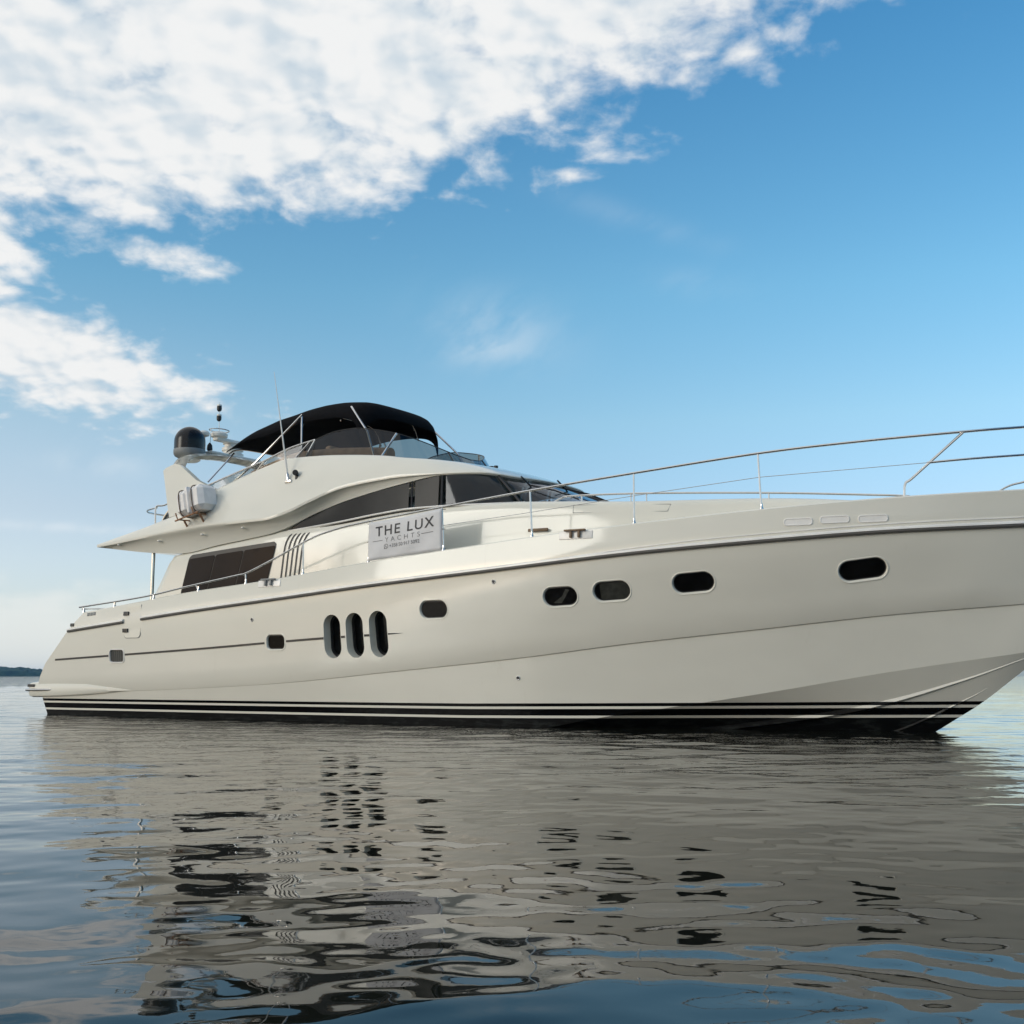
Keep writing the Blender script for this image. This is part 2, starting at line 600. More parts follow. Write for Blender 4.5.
# ------------------------------------------------------------------ water
def make_water():
    rng = np.random.default_rng(11)
    # polar sheet round the camera's foot, finer near it
    nr, na = 1000, 720
    r = 1.0 * np.exp(np.linspace(0, math.log(90 / 1.0), nr))
    half = R(62)
    a = np.linspace(-half, half, na)
    hd = np.array([HEAD.x, HEAD.y])
    rt = np.array([RIGHT.x, RIGHT.y])
    RR, AA = np.meshgrid(r, a, indexing='ij')
    x = CAM.x + RR * (np.cos(AA) * hd[0] + np.sin(AA) * rt[0])
    y = CAM.y + RR * (np.cos(AA) * hd[1] + np.sin(AA) * rt[1])
    spacing = np.maximum(RR * (math.log(90 / 1.0) / nr), RR * (2 * half / na))
    z = np.zeros_like(x)
    nw = 74
    # gentle wind ripple: most waves run roughly across the view, some from all round
    for i in range(nw):
        lam = 0.17 * (12.0 ** rng.random())
        th = YAW + R(90) + rng.normal(0, 0.62) + (math.pi if rng.random() < 0.3 else 0)
        k = 2 * math.pi / lam
        amp = WAVE_SLOPE * (lam / 1.2) ** WAVE_POW / k / math.sqrt(nw) * rng.uniform(0.6, 1.4)
        fade = np.clip((lam / spacing - 2.6) / 3.0, 0, 1)
        ph = rng.uniform(0, 6.283)
        z += amp * fade * np.sin(k * (x * math.cos(th) + y * math.sin(th)) + ph + 0.9 * np.sin(0.31 * k * (x * math.cos(th + 1.3) + y * math.sin(th + 1.3)) + ph * 3))
    z *= np.clip((88 - RR) / 40, 0, 1)
    lv = np.clip((RR - 6.5) / 7.0, 0, 1)
    z *= 0.86 + 0.69 * lv * lv * (3 - 2 * lv)
    # patches: slicks and livelier patches
    slick = 0.85 + 0.3 * np.sin(x * 0.31 + 1.2 * np.sin(y * 0.17)) * np.sin(y * 0.23 + 0.7)
    z *= slick
    verts = np.stack([x, y, z], -1).reshape(-1, 3)
    idx = np.arange(nr * na).reshape(nr, na)
    quads = np.stack([idx[:-1, :-1], idx[:-1, 1:], idx[1:, 1:], idx[1:, :-1]], -1).reshape(-1, 4)[:, ::-1]
    me = bpy.data.meshes.new('water')
    V = verts.tolist()
    F = quads.tolist()
    # the far sheet: fan out from the rim to the horizon, and round behind the camera
    rim = list(idx[-1, :])
    k = len(V)
    ring = []
    for rad in (400.0, 1200.0, 4500.0):
        row = []
        for aa in a:
            row.append(k)
            V.append([CAM.x + rad * (math.cos(aa) * hd[0] + math.sin(aa) * rt[0]), CAM.y + rad * (math.cos(aa) * hd[1] + math.sin(aa) * rt[1]), 0.0])
            k += 1
        ring.append(row)
    prev = rim
    for row in ring:
        for j in range(na - 1):
            F.append([prev[j], row[j], row[j + 1], prev[j + 1]][::-1])
        prev = row
    left = list(idx[:, 0]) + [rw[0] for rw in ring]
    right = list(idx[:, -1]) + [rw[-1] for rw in ring]
    radii = list(r) + [400.0, 1200.0, 4500.0]
    nb = 40
    prev = right
    for q in range(1, nb + 1):
        aa = half + (2 * math.pi - 2 * half) * q / nb
        if q < nb:
            row = []
            for rad in radii:
                row.append(k)
                V.append([CAM.x + rad * (math.cos(aa) * hd[0] + math.sin(aa) * rt[0]), CAM.y + rad * (math.cos(aa) * hd[1] + math.sin(aa) * rt[1]), 0.0])
                k += 1
        else:
            row = left
        for j in range(len(radii) - 1):
            F.append([prev[j], row[j], row[j + 1], prev[j + 1]][::-1])
        prev = row
    me.from_pydata(V, [], [[int(i) for i in f] for f in F])
    me.shade_smooth()
    m, N, b, out = principled('lake_water')
    geo = N.n('ShaderNodeNewGeometry').outputs['Position']
    b.inputs['Base Color'].default_value = (0.010, 0.011, 0.008, 1)
    b.inputs['Roughness'].default_value = 0.015
    b.inputs['IOR'].default_value = 1.25
    n1 = N.noise(geo, 5.0, 2.0, 0.5)
    n2 = N.noise(N.vmath('MULTIPLY', geo, (1.0, 1.0, 1.0)).outputs[0], 0.55, 3.0, 0.5)
    n3 = N.noise(geo, 16.0, 2.0, 0.5)
    patch = N.smooth(N.noise(geo, 0.12, 2.0, 0.5), 0.35, 0.65, 0.25, 1.0)
    dist = N.vmath('DISTANCE', geo, tuple(CAM)).outputs['Value']
    far = N.smooth(dist, 6.0, 16.0, BUMP_NEAR, BUMP_FAR)
    hgt = N.math('ADD', N.math('ADD', N.math('MULTIPLY', n1, 0.006), N.math('MULTIPLY', n2, N.smooth(dist, 25.0, 70.0, 0.0, 0.05))), N.math('MULTIPLY', n3, 0.0012))
    hgt = N.math('MULTIPLY', N.math('MULTIPLY', hgt, patch), far)
    bn = N.n('ShaderNodeBump')
    bn.inputs['Strength'].default_value = 1.0
    bn.inputs['Distance'].default_value = 1.0
    N.link(hgt, bn.inputs['Height'])
    N.link(bn.outputs[0], b.inputs['Normal'])
    me.materials.append(m)
    o = bpy.data.objects.new('water', me)
    COL.objects.link(o)
    tag(o, 'calm dark lake water mirroring the yacht', kind='structure')
    return o


WAVE_SLOPE = 0.036
WAVE_POW = 0.15
BUMP_NEAR = 0.09
BUMP_FAR = 1.8
make_water()


# ------------------------------------------------------------------ far shore
def make_shore():
    rng = np.random.default_rng(3)
    mb = MB()
    D = 2600.0
    rows = []
    n = 520
    for i in range(n):
        aa = R(-62 + 60 * i / (n - 1))
        u = i * 1.0
        h = 15.5 + 3.0 * math.sin(u * 0.043 + 1) + 2.2 * math.sin(u * 0.11 + 2.0) + 1.6 * rng.random() + 1.3 * math.sin(u * 0.53) * rng.random()
        if aa > R(-14):
            h *= max(0.05, (R(-2) - aa) / R(12))
        d = HEAD * math.cos(aa) + RIGHT * math.sin(aa)
        base = Vector((CAM.x, CAM.y, 0))
        prof = [(D - 12, -0.5), (D, 0.8), (D + 6, h * 0.55), (D + 30, h * 0.9), (D + 70, h), (D + 160, h * 0.8), (D + 260, -0.5)]
        rows.append([base + d * (rr * 1.0 + 40 * math.sin(u * 0.02)) + Vector((0, 0, zz * (1 + 0.08 * rng.normal()))) for rr, zz in prof])
    mb.grid(rows)
    mat = simple('forest_foliage', (0.035, 0.055, 0.030), 0.9, 0.0, 0.45, 0.06, 0.1)
    o = mb.build('hills', mat, None, smooth=False)
    tag(o, 'low wooded shore on the far side of the lake', kind='structure')


make_shore()


# ------------------------------------------------------------------ the air: one closed box of thin haze
def make_haze():
    mb = MB()
    mb.box((CAM.x, CAM.y, 14.0), (4900, 4900, 17.0))
    m = bpy.data.materials.new('haze_air')
    m.use_nodes = True
    N = NT(m.node_tree)
    out = N.n('ShaderNodeOutputMaterial')
    v = N.n('ShaderNodeVolumePrincipled')
    v.inputs['Color'].default_value = (0.25, 0.60, 1.0, 1)
    v.inputs['Density'].default_value = HAZE
    v.inputs['Anisotropy'].default_value = 0.2
    N.link(v.outputs[0], out.inputs['Volume'])
    o = mb.build('haze', m, None, smooth=False)
    tag(o, 'thin blue haze over the lake', kind='stuff')


HAZE = 0.00008
make_haze()

# ------------------------------------------------------------------ yacht
yacht = bpy.data.objects.new('motor_yacht', None)
COL.objects.link(yacht)
tag(yacht, 'cream white motor yacht with flybridge, black bimini and dark oval portholes floating on the lake', 'yacht')

BUL = Curve([(1.5, 2.67, 2.29), (3.55, 2.71, 2.47), (4.85, 2.72, 2.59), (7.28, 2.75, 2.745), (10.01, 2.75, 2.98), (11.73, 2.73, 3.10), (13.57, 2.65, 3.23), (15.49, 2.46, 3.35), (17.54, 2.1, 3.47), (19.51, 1.53, 3.57), (21.22, 0.84, 3.63), (22.3, 0.32, 3.68), (22.8, 0.0, 3.7)])
RUB = Curve([(1.0, 2.70, 1.90), (3.03, 2.75, 2.06), (5.4, 2.785, 2.24), (7.79, 2.80, 2.40), (9.89, 2.80, 2.545), (13.4, 2.71, 2.75), (15.38, 2.51, 2.88), (17.53, 2.11, 2.99), (19.42, 1.54, 3.08), (21.18, 0.79, 3.13), (22.15, 0.28, 3.17), (22.62, 0.0, 3.2)])
KNU = Curve([(-0.17, 2.50, 0.50), (3.18, 2.57, 0.56), (5.4, 2.6, 0.635), (7.67, 2.60, 0.74), (10.37, 2.56, 0.95), (13.18, 2.36, 1.19), (15.14, 2.08, 1.41), (17.3, 1.63, 1.62), (19.23, 1.07, 1.82), (21.04, 0.41, 1.96), (21.95, 0.0, 2.04)])
CHI = Curve([(0.07, 2.40, -0.15), (8.0, 2.36, -0.15), (11.0, 2.27, -0.14), (13.0, 2.10, -0.07), (14.57, 1.85, 0.19), (16.23, 1.53, 0.44), (17.21, 1.31, 0.60), (19.11, 0.80, 0.94), (20.18, 0.47, 1.11), (20.96, 0.20, 1.23), (21.33, 0.0, 1.30)])
KEEL = Curve([(0.3, 0.0, -0.75), (10.0, 0.0, -0.85), (16.0, 0.0, -0.72), (18.3, 0.0, -0.52), (19.05, 0.0, -0.26), (19.54, 0.0, 0.0), (19.89, 0.0, 0.22), (20.19, 0.0, 0.41), (20.9, 0.0, 0.96), (21.33, 0.0, 1.30)])
NS = 170


def ustations(n):
    # denser towards the bow
    return [1 - (1 - i / n) ** 1.15 for i in range(n + 1)]


def blend_curve(f, bulge=0.0):
    """line a fraction f of the way from the roll above the knuckle to the rub rail, by station"""
    cut = float(np.interp(f, [0, 0.16, 0.4, 0.7, 1.0], [0.02, 0.12, 0.17, 0.08, 0.0]))

    def g(u):
        k = KNU.at(KNU.x0 + (KNU.x1 - KNU.x0) * u)
        r = RUB.at(RUB.x0 + (RUB.x1 - RUB.x0) * u)
        fw = min(max((k[0] - 11) / 9, 0), 1)
        w = min(1.0, k[1] / 0.7)
        a = (k[0] + 0.04 * (1 - w), k[1] + (0.065 + 0.05 * fw) * w, k[2] + 0.17 - 0.05 * (1 - w))
        p = lerp(a, r, f)
        return (p[0] - cut * (1 - u) ** 8, p[1] + bulge * math.sin(math.pi * f) * w, p[2])
    return g, None, None


def hull_lines():
    L = []
    L.append((KEEL.at, KEEL.x0, KEEL.x1))
    L.append((lambda X: lerp(KEEL.at(min(X, KEEL.x1)), CHI.at(X), 0.5)[0:0] or (X, CHI.at(X)[1] * 0.5, (KEEL.at(X)[2] + CHI.at(X)[2]) * 0.5 - 0.01), 0.15, 21.33))
    L.append((CHI.at, CHI.x0, CHI.x1))
    L.append((lambda X: (X, KNU.at(X)[1] - (0.008 + 0.022 * min(1, max(0, (X - 7) / 8))) * min(1, (21.95 - X)), KNU.at(X)[2] - 0.012), KNU.x0, KNU.x1))
    L.append((KNU.at, KNU.x0, KNU.x1))
    L.append(blend_curve(0.0))
    L.append(blend_curve(0.16))
    L.append(blend_curve(0.40, 0.012))
    L.append(blend_curve(0.70, 0.012))
    L.append((RUB.at, RUB.x0, RUB.x1))
    L.append((lambda X: lerp(RUB.at(min(X, RUB.x1)), BUL.at(max(X, BUL.x0)), 0.5), 1.25, 22.7))
    L.append((BUL.at, BUL.x0, BUL.x1))

    def off(ds, dz, x0, x1):
        return (lambda X: (X, max(BUL.at(X)[1] - ds, 0.0), BUL.at(X)[2] + dz), x0, x1)
    L.append(off(0.03, 0.022, 1.51, 22.78))
    L.append(off(0.13, 0.018, 1.55, 22.6))
    L.append(off(0.15, -0.02, 1.56, 22.58))
    L.append(off(0.17, -0.55, 1.62, 22.4))
    L.append((lambda X: (X, 0.0, BUL.at(X)[2] - 0.50), 1.62, 22.4))
    return L


def make_hull():
    mb = MB()
    rows = []
    for u in ustations(NS):
        row = []
        for g, x0, x1 in hull_lines():
            if x0 is None:
                row.append(W(g(u)))
                continue
            X = x0 + (x1 - x0) * u
            p = g(X)
            row.append(W((X, p[1], p[2])))
        rows.append(row)
    mb.grid(rows)
    mb.mirror()
    n = len(rows[0])
    half = len(rows) * n
    for j in range(n - 1):
        mb.f.append((j, j + 1, half + j + 1, half + j))
    for r in rows:
        for j in (2, 3, 4, 11):
            for sy in (1, -1):
                LINES.setdefault(j, set()).add((round(r[j][0], 3), round(r[j][1] * sy, 3), round(r[j][2], 3)))
    o = mb.build('hull', M['hull'], yacht, merge=0.0015, sharp=60.0)
    return o


LINES = {}


def crease(me):
    """hard edges only along the chine, the knuckle and the bulwark top"""
    me.shade_smooth()
    me.set_sharp_from_angle(angle=R(38))
    at = me.attributes.get('sharp_edge') or me.attributes.new('sharp_edge', 'BOOLEAN', 'EDGE')
    keys = [(round(v.co.x, 3), round(v.co.y, 3), round(v.co.z, 3)) for v in me.vertices]
    for e in me.edges:
        a, b = keys[e.vertices[0]], keys[e.vertices[1]]
        if any(a in L and b in L for L in LINES.values()):
            at.data[e.index].value = True


hull = make_hull()


def bvh_of(o):
    bm = bmesh.new()
    bm.from_mesh(o.data)
    t = BVHTree.FromBMesh(bm)
    bm.free()
    return t


hull_bvh = bvh_of(hull)


def on_side(bvh, X, z, off=0.0):
    """point on the starboard skin at X, z (world), pushed out along its normal"""
    hit = bvh.ray_cast(Vector((X, -8.0, z)), Vector((0, 1, 0)))
    if hit[0] is None:
        print('MISS', X, z)
        hit = bvh.find_nearest(Vector((X, -3.0, z)))
    p, nrm = hit[0], hit[1]
    if nrm.y > 0:
        nrm = -nrm
    return p + nrm * off, nrm


def stadium(w, h, n=10, rr=None):
    """rounded outline, half sizes w,h; rr corner radius"""
    r = min(w, h) if rr is None else rr
    pts = []
    for cx, cy, a0 in ((w - r, h - r, 0), (-(w - r), h - r, 90), (-(w - r), -(h - r), 180), (w - r, -(h - r), 270)):
        for i in range(n + 1):
            q = R(a0 + 90 * i / n)
            pts.append((cx + r * math.cos(q), cy + r * math.sin(q)))
    return pts


def frame_at(bvh, X, z):
    p, nrm = on_side(bvh, X, z)
    t = Vector((1, 0, 0))
    t = (t - nrm * t.dot(nrm)).normalized()
    b = nrm.cross(t)
    if b.z < 0:
        b = -b
    return p, nrm, t, b


# X, z, width, height, corner, depth, kind
PORTS = [(18.945, 2.50, 0.725, 0.335, None, 0.07, 'oval'), (16.40, 2.365, 0.69, 0.335, None, 0.07, 'oval'),
         (15.025, 2.27, 0.655, 0.335, None, 0.07, 'oval'), (14.10, 2.205, 0.63, 0.335, None, 0.07, 'oval'),
         (11.535, 2.06, 0.595, 0.325, None, 0.07, 'oval'), (7.635, 1.535, 0.48, 0.29, 0.10, 0.07, 'oval'),
         (9.125, 1.62, 0.42, 0.83, None, 0.26, 'tall'), (9.68, 1.63, 0.42, 0.85, None, 0.26, 'tall'), (10.25, 1.645, 0.42, 0.86, None, 0.26, 'tall'),
         (2.76, 1.31, 0.48, 0.27, 0.07, 0.05, 'vent')]


def cut_hull():
    for side in (1, -1):
        mb = MB()
        for X, z, w, h, rr, dep, kind in PORTS:
            p, n, t, b = frame_at(hull_bvh, X, z)
            out = stadium(w / 2, h / 2, 8, rr)
            a = [p + t * x + b * y + n * 0.12 for x, y in out]
            c = [p + t * x + b * y - n * dep for x, y in out]
            if side < 0:
                a = [Vector((v.x, -v.y, v.z)) for v in a]
                c = [Vector((v.x, -v.y, v.z)) for v in c]
            k = len(mb.v)
            m = len(a)
            mb.grid([a, c], closed=True)
            mb.f.append(tuple(range(k, k + m)))
            mb.f.append(tuple(range(k + m, k + 2 * m))[::-1])
        cut = mb.build('cutter', M['hull'], None, smooth=False)
        md = hull.modifiers.new('openings', 'BOOLEAN')
        md.operation = 'DIFFERENCE'
        md.solver = 'EXACT'
        md.object = cut
        dg = bpy.context.evaluated_depsgraph_get()
        dg.update()
        me = bpy.data.meshes.new_from_object(hull.evaluated_get(dg))
        hull.modifiers.clear()
        hull.data = me
        bpy.data.objects.remove(cut, do_unlink=True)
    hull.data.name = 'hull'
    crease(hull.data)


def make_ports():
    for X, z, w, h, rr, dep, kind in PORTS:
        p, n, t, b = frame_at(hull_bvh, X, z)
        for side in (1, -1):
            def L(x, y, d):
                v = p + t * x + b * y + n * d
                return (v.x, v.y * side, v.z)
            r0 = rr if rr else min(w, h) / 2
            if kind == 'tall':
                frame = MB()
                ring = lambda g, d: [L(x, y, d) for x, y in stadium(w / 2 - g, h / 2 - g, 8, r0 - g)]
                frame.grid([ring(-0.001, -dep + 0.07), ring(0.035, -dep + 0.07), ring(0.045, -dep + 0.03)], closed=True)
                fr = frame.build('tall_porthole', M['black'], yacht)
                gl = MB()
                o2 = ring(0.03, -dep + 0.035)
                gl.add(o2, [tuple(range(len(o2)))])
                gl.build('glass', M['glass_port'], fr)
            elif kind == 'oval':
                frame = MB()
                ring = lambda g, d: [L(x, y, d) for x, y in stadium(w / 2 - g, h / 2 - g, 10, max(r0 - g, 0.02))]
                frame.grid([ring(-0.027, -0.004), ring(-0.024, 0.005), ring(-0.014, 0.008), ring(-0.004, 0.004), ring(0.006, -0.02), ring(0.012, -0.045)], closed=True)
                fr = frame.build('porthole', M['gel'], yacht, sharp=50)
                gl = MB()
                o2 = ring(0.008, -0.04)
                gl.add(o2, [tuple(range(len(o2)))])
                gl.build('glass', M['glass_port'], fr)
                if 14.0 < X < 15.5:
                    # a drawn blind just inside the glass
                    bl = MB()
                    pts = [(x, y) for x, y in stadium(w / 2 - 0.03, h / 2 - 0.03, 10, max(r0 - 0.03, 0.02))]
                    if X > 14.6:
                        pts = [(max(x, -w * 0.32), y) for x, y in pts]
                    else:
                        pts = [(-0.16, -0.11), (0.0, -0.12), (0.17, 0.10), (0.10, 0.12), (0.02, 0.0)]
                    bl.add([L(x, y, -0.037) for x, y in pts], [tuple(range(len(pts)))])
                    bl.build('blind', M['blind'], fr, smooth=False)
                gk = MB()
                gk.grid([ring(0.004, -0.036), ring(0.022, -0.034), ring(0.026, -0.039)], closed=True)
                gk.build('seal', M['black_strip'], fr)
            else:
                frame = MB()
                ring = lambda g, d: [L(x, y, d) for x, y in stadium(w / 2 - g, h / 2 - g, 6, max(r0 - g, 0.02))]
                frame.grid([ring(-0.025, -0.004), ring(-0.02, 0.012), ring(0.0, 0.012), ring(0.01, -0.03)], closed=True)
                fr = frame.build('air_vent', M['trim'], yacht)
                gl = MB()
                for i in range(7):
                    x = -w / 2 + w * (i + 0.5) / 7
                    gl.add([L(x - 0.02, -h / 2, -0.01), L(x + 0.02, -h / 2, -0.03), L(x + 0.02, h / 2, -0.03), L(x - 0.02, h / 2, -0.01)], [(0, 1, 2, 3)])
                gl.build('grille', M['vent_grey'], fr)


cut_hull()
make_ports()


# rub rail: white moulding with a dark lower insert, broken at the boarding gate
def strip_along(curve_fn, xs, prof):
    """profile (outward, up) swept along a side line"""
    rows = []
    for X in xs:
        c = Vector(W(curve_fn(X)))
        d = Vector(W(curve_fn(min(X + 0.02, xs[-1])))) - Vector(W(curve_fn(max(X - 0.02, xs[0]))))
        d.z = 0
        d.normalize()
        n = Vector((d.y, -d.x, 0))
        if n.y > 0 and abs(n.y) > 0.2:
            n = -n
        rows.append([c + n * o + Vector((0, 0, u)) for o, u in prof])
    return rows


def both(mb):
    mb.twin = True
    return mb


def rub_rail():
    for x0, x1 in ((1.02, 3.02), (3.62, 22.5)):
        n = int((x1 - x0) * 8)
        xs = [x0 + (x1 - x0) * i / n for i in range(n + 1)]
        mb = MB()
        rows = strip_along(RUB.at, xs, [(-0.03, 0.055), (0.012, 0.050), (0.045, 0.028), (0.048, 0.004), (0.036, -0.004), (-0.03, -0.004)])
        k = len(mb.v)
        mb.grid(rows, closed=True)
        mb.f.append(tuple(range(k, k + 6)))
        mb.f.append(tuple(range(k + n * 6, k + n * 6 + 6)))
        both(mb)
        rr = mb.build('rub_rail', M['trim'], yacht, sharp=40)
        mb = MB()
        rows = strip_along(RUB.at, xs, [(-0.03, -0.006), (0.034, -0.006), (0.040, -0.024), (0.030, -0.044), (-0.03, -0.050)])
        mb.grid(rows, closed=True)
        both(mb)
        mb.build('rubbing_strip', M['strip_grey'], rr, sharp=40)
    # upper moulding line, forward
    xs = [13.5 + 8.9 * i / 80 for i in range(81)]
    line = lambda X: lerp(RUB.at(X), BUL.at(X), 0.20 * min(1, (X - 12.5) / 4))
    mb = MB()
    mb.grid(strip_along(line, xs, [(-0.02, 0.014), (0.014, 0.010), (0.014, -0.006), (-0.02, -0.012)]), closed=True)
    both(mb)
    mb.build('bulwark_moulding', M['trim'], yacht, sharp=40)


rub_rail()


# thin dark coachline that fades out forward of the tall portholes
def coachline():
    xs = [0.52 + 10.3 * i / 420 for i in range(421)]
    fz = pchip([0.52, 5.4, 8.9, 10.85], [1.245, 1.43, 1.59, 1.655])
    segs = []
    cur = []
    for X in xs:
        z = fz(X)
        blocked = any(abs(X - q[0]) < q[2] / 2 + (0.004 if q[6] == 'tall' else 0.035) and abs(z - q[1]) < q[3] / 2 for q in PORTS)
        if blocked:
            if len(cur) > 1:
                segs.append(cur)
            cur = []
        else:
            cur.append((X, z))
    segs.append(cur)
    for s in segs:
        if len(s) < 2:
            continue
        mb = MB()
        rows = []
        for X, z in s:
            hw = 0.021 * min(1.0, max(0.1, (10.85 - X) / 0.5))
            rows.append([on_side(hull_bvh, X, z + q, 0.008)[0] for q in (hw, -hw)])
        mb.grid(rows)
        both(mb)
        mb.build('coachline', M['black_strip'], yacht)


coachline()


# spray rails on the bow bottom
def spray_rails():
    for f, u0, u1, sc in ((0.62, 0.62, 0.985, 1.0), (0.24, 0.86, 0.955, 0.5)):
        mb = MB()
        rows = []
        for i in range(61):
            u = u0 + (u1 - u0) * i / 60
            k = Vector(W(KEEL.at(KEEL.x0 + (KEEL.x1 - KEEL.x0) * u)))
            c = Vector(W(CHI.at(CHI.x0 + (CHI.x1 - CHI.x0) * u)))
            p = k.lerp(c, f)
            d = (c - k).normalized()
            n = d.cross(Vector((1, 0, 0)))
            if n.z > 0:
                n = -n
            s = 0.085 * sc * min(1, i / 8 + 0.15) * min(1.0, 0.25 + (60 - i) / 25)
            rows.append([p - d * s - n * 0.01, p + d * s * 0.15 + n * s * 0.55, p + d * s - n * 0.012])
        mb.grid(rows)
        both(mb)
        mb.build('spray_rail', M['hull'], yacht, sharp=10)


spray_rails()


# swim platform with side fairings
def swim_platform():
    mb = MB()
    ft = pchip([-0.66, -0.5, 0.3, 1.5, 2.4, 3.15], [0.70, 0.735, 0.76, 0.74, 0.66, 0.57])
    fb = pchip([-0.66, -0.5, 0.3, 1.5, 2.4, 3.15], [0.42, 0.385, 0.40, 0.45, 0.50, 0.555])
    rows = []
    for i in range(40):
        X = -0.66 + 3.81 * i / 39
        t, b = ft(X), fb(X)
        S = KNU.at(max(X, KNU.x0))[1] + 0.075 * min(1.0, (3.2 - X) / 1.6) + 0.01 - 0.10 * max(0, (-0.45 - X) / 0.2) ** 2
        m = 0.5 * (t + b)
        h = 0.5 * (t - b)
        rows.append([W((X, 0.0 if X < 0.2 else S - 0.35, t)), W((X, S - 0.10, t)), W((X, S - 0.03, m + h * 0.85)), W((X, S, m + h * 0.4)), W((X, S, m - h * 0.4)), W((X, S - 0.03, m - h * 0.85)), W((X, S - 0.10, b)), W((X, 0.0 if X < 0.2 else S - 0.35, b))])
    mb.grid(rows)
    mb.f.append(tuple(range(8)))
    both(mb)
    sp = mb.build('swim_platform', M['gel'], yacht, sharp=40)
    mb = MB()
    S = KNU.at(0.0)[1] + 0.085
    mb.tube([W((-0.70, S - 0.12, 0.555)), W((-0.62, S - 0.02, 0.555)), W((-0.4, S + 0.012, 0.557)), W((0.25, S + 0.012, 0.565)), W((0.45, S - 0.03, 0.57))], [0.03, 0.034, 0.034, 0.03, 0.008], 8)
    both(mb)
    mb.build('fender_strip', M['steel'], sp)
    mb = MB()
    mb.box(W((-0.42, S + 0.006, 0.655)), (0.13, 0.008, 0.032), None, 0.006)
    both(mb)
    mb.build('scupper', M['black'], sp)


swim_platform()


# boarding gate outline, hinges, small fittings on the hull side
def side_plate(mb, bvh, outline, off, thick=0.0):
    a = [on_side(bvh, X, z, off)[0] for X, z in outline]
    k = len(mb.v)
    mb.add(a, [tuple(range(len(a)))])
    if thick:
        c = [on_side(bvh, X, z, off - thick)[0] for X, z in outline]
        mb.add(c, [])
        m = len(a)
        for j in range(m):
            mb.f.append((k + j, k + (j + 1) % m, k + m + (j + 1) % m, k + m + j))
    return mb


def boarding_gate():
    ol = [(3.05, 2.36), (3.56, 2.41)]
    for i in range(7):
        q = R(-90 * i / 6)
        ol.append((3.49 + 0.09 * math.cos(q), 1.79 + 0.09 * math.sin(q)))
    for i in range(7):
        q = R(-90 - 90 * i / 6)
        ol.append((3.13 + 0.09 * math.cos(q), 1.79 + 0.09 * math.sin(q)))
    mb = MB()
    side_plate(mb, hull_bvh, ol, 0.014, 0.03)
    both(mb)
    g = mb.build('boarding_gate', M['gel'], yacht, sharp=30)
    # shadow gap round it
    mb = MB()
    gap = [(X + (0.014 if X > 3.3 else -0.014), z - (0.014 if z < 2.0 else 0)) for X, z in ol]
    side_plate(mb, hull_bvh, gap, 0.004)
    both(mb)
    mb.build('gate_gap', M['grey_plastic'], g)
    for z in (2.225, 1.86):
        mb = MB()
        p, n, t, b = frame_at(hull_bvh, 3.09, z)
        rot = Matrix((t, n, b)).transposed()
        mb.box(p + n * 0.02, (0.085, 0.012, 0.042), rot, 0.006)
        both(mb)
        mb.build('hinge', M['black_strip'], g)


boarding_gate()


def fitting(name, mat, X, z, w, h, d=0.012, bev=0.006, bvh=None):
    p, n, t, b = frame_at(bvh or hull_bvh, X, z)
    rot = Matrix((t, n, b)).transposed()
    mb = MB()
    mb.box(p + n * d * 0.8, (w / 2, d, h / 2), rot, bev)
    both(mb)
    return mb.build(name, mat, yacht)


fitting('fairlead', M['black_strip'], 1.14, 2.06, 0.12, 0.07)
for i in range(3):
    fitting('chrome_fitting', M['grey_plastic'], 1.70 + 0.11 * i, 2.25 + 0.006 * i, 0.08, 0.075, 0.006, 0.003)


def discs(name, mat, pts, r):
    for X, z in pts:
        p, n, t, b = frame_at(hull_bvh, X, z)
        mb = MB()
        mb.lathe([(r, -0.01), (r, 0.008), (r * 0.8, 0.014), (r * 0.62, 0.010), (r * 0.60, 0.001), (0.0, 0.001)], p, 16, n)
        both(mb)
        o = mb.build('through_hull_outlet', M['steel'], yacht)
        mb = MB()
        mb.lathe([(r * 0.6, 0.0), (r * 0.6, 0.006), (0.0, 0.006)], p, 12, n)
        both(mb)
        mb.build('outlet_bore', M['black'], o)


discs('outlet', M['steel'], [(12.85, 2.50), (13.08, 0.84), (7.01, 1.99)], 0.04)
for X, z in ((18.11, 3.255), (18.64, 3.27), (19.18, 3.265)):
    # freeing ports: pale oblong scuppers in the bulwark
    p, n, t, b = frame_at(hull_bvh, X, z)
    mb = MB()
    rg = lambda g, d: [tuple(p + t * x + b * y + n * d) for x, y in stadium(0.22 - g, 0.058 - g, 6, 0.05 - g)]
    mb.grid([rg(-0.004, -0.004), rg(0.0, 0.012), rg(0.012, 0.014), rg(0.018, 0.006)], closed=True)
    o2 = rg(0.016, 0.007)
    mb.add(o2, [tuple(range(len(o2)))])
    both(mb)
    mb.build('freeing_port', M['trim'], yacht, sharp=30)


# ------------------------------------------------------------------ deckhouse
SHO = Curve([(3.9, 2.2, 3.50), (5.3, 2.185, 3.67), (6.5, 2.165, 3.79), (7.25, 2.13, 3.85), (8.7, 2.07, 3.92), (10.45, 2.03, 4.05), (11.3, 2.0, 4.04), (12.5, 1.9, 4.03), (13.4, 1.79, 3.985), (15.1, 1.6, 3.875), (17.3, 1.22, 3.79), (18.9, 0.88, 3.65), (19.9, 0.55, 3.48), (20.4, 0.25, 3.36)])


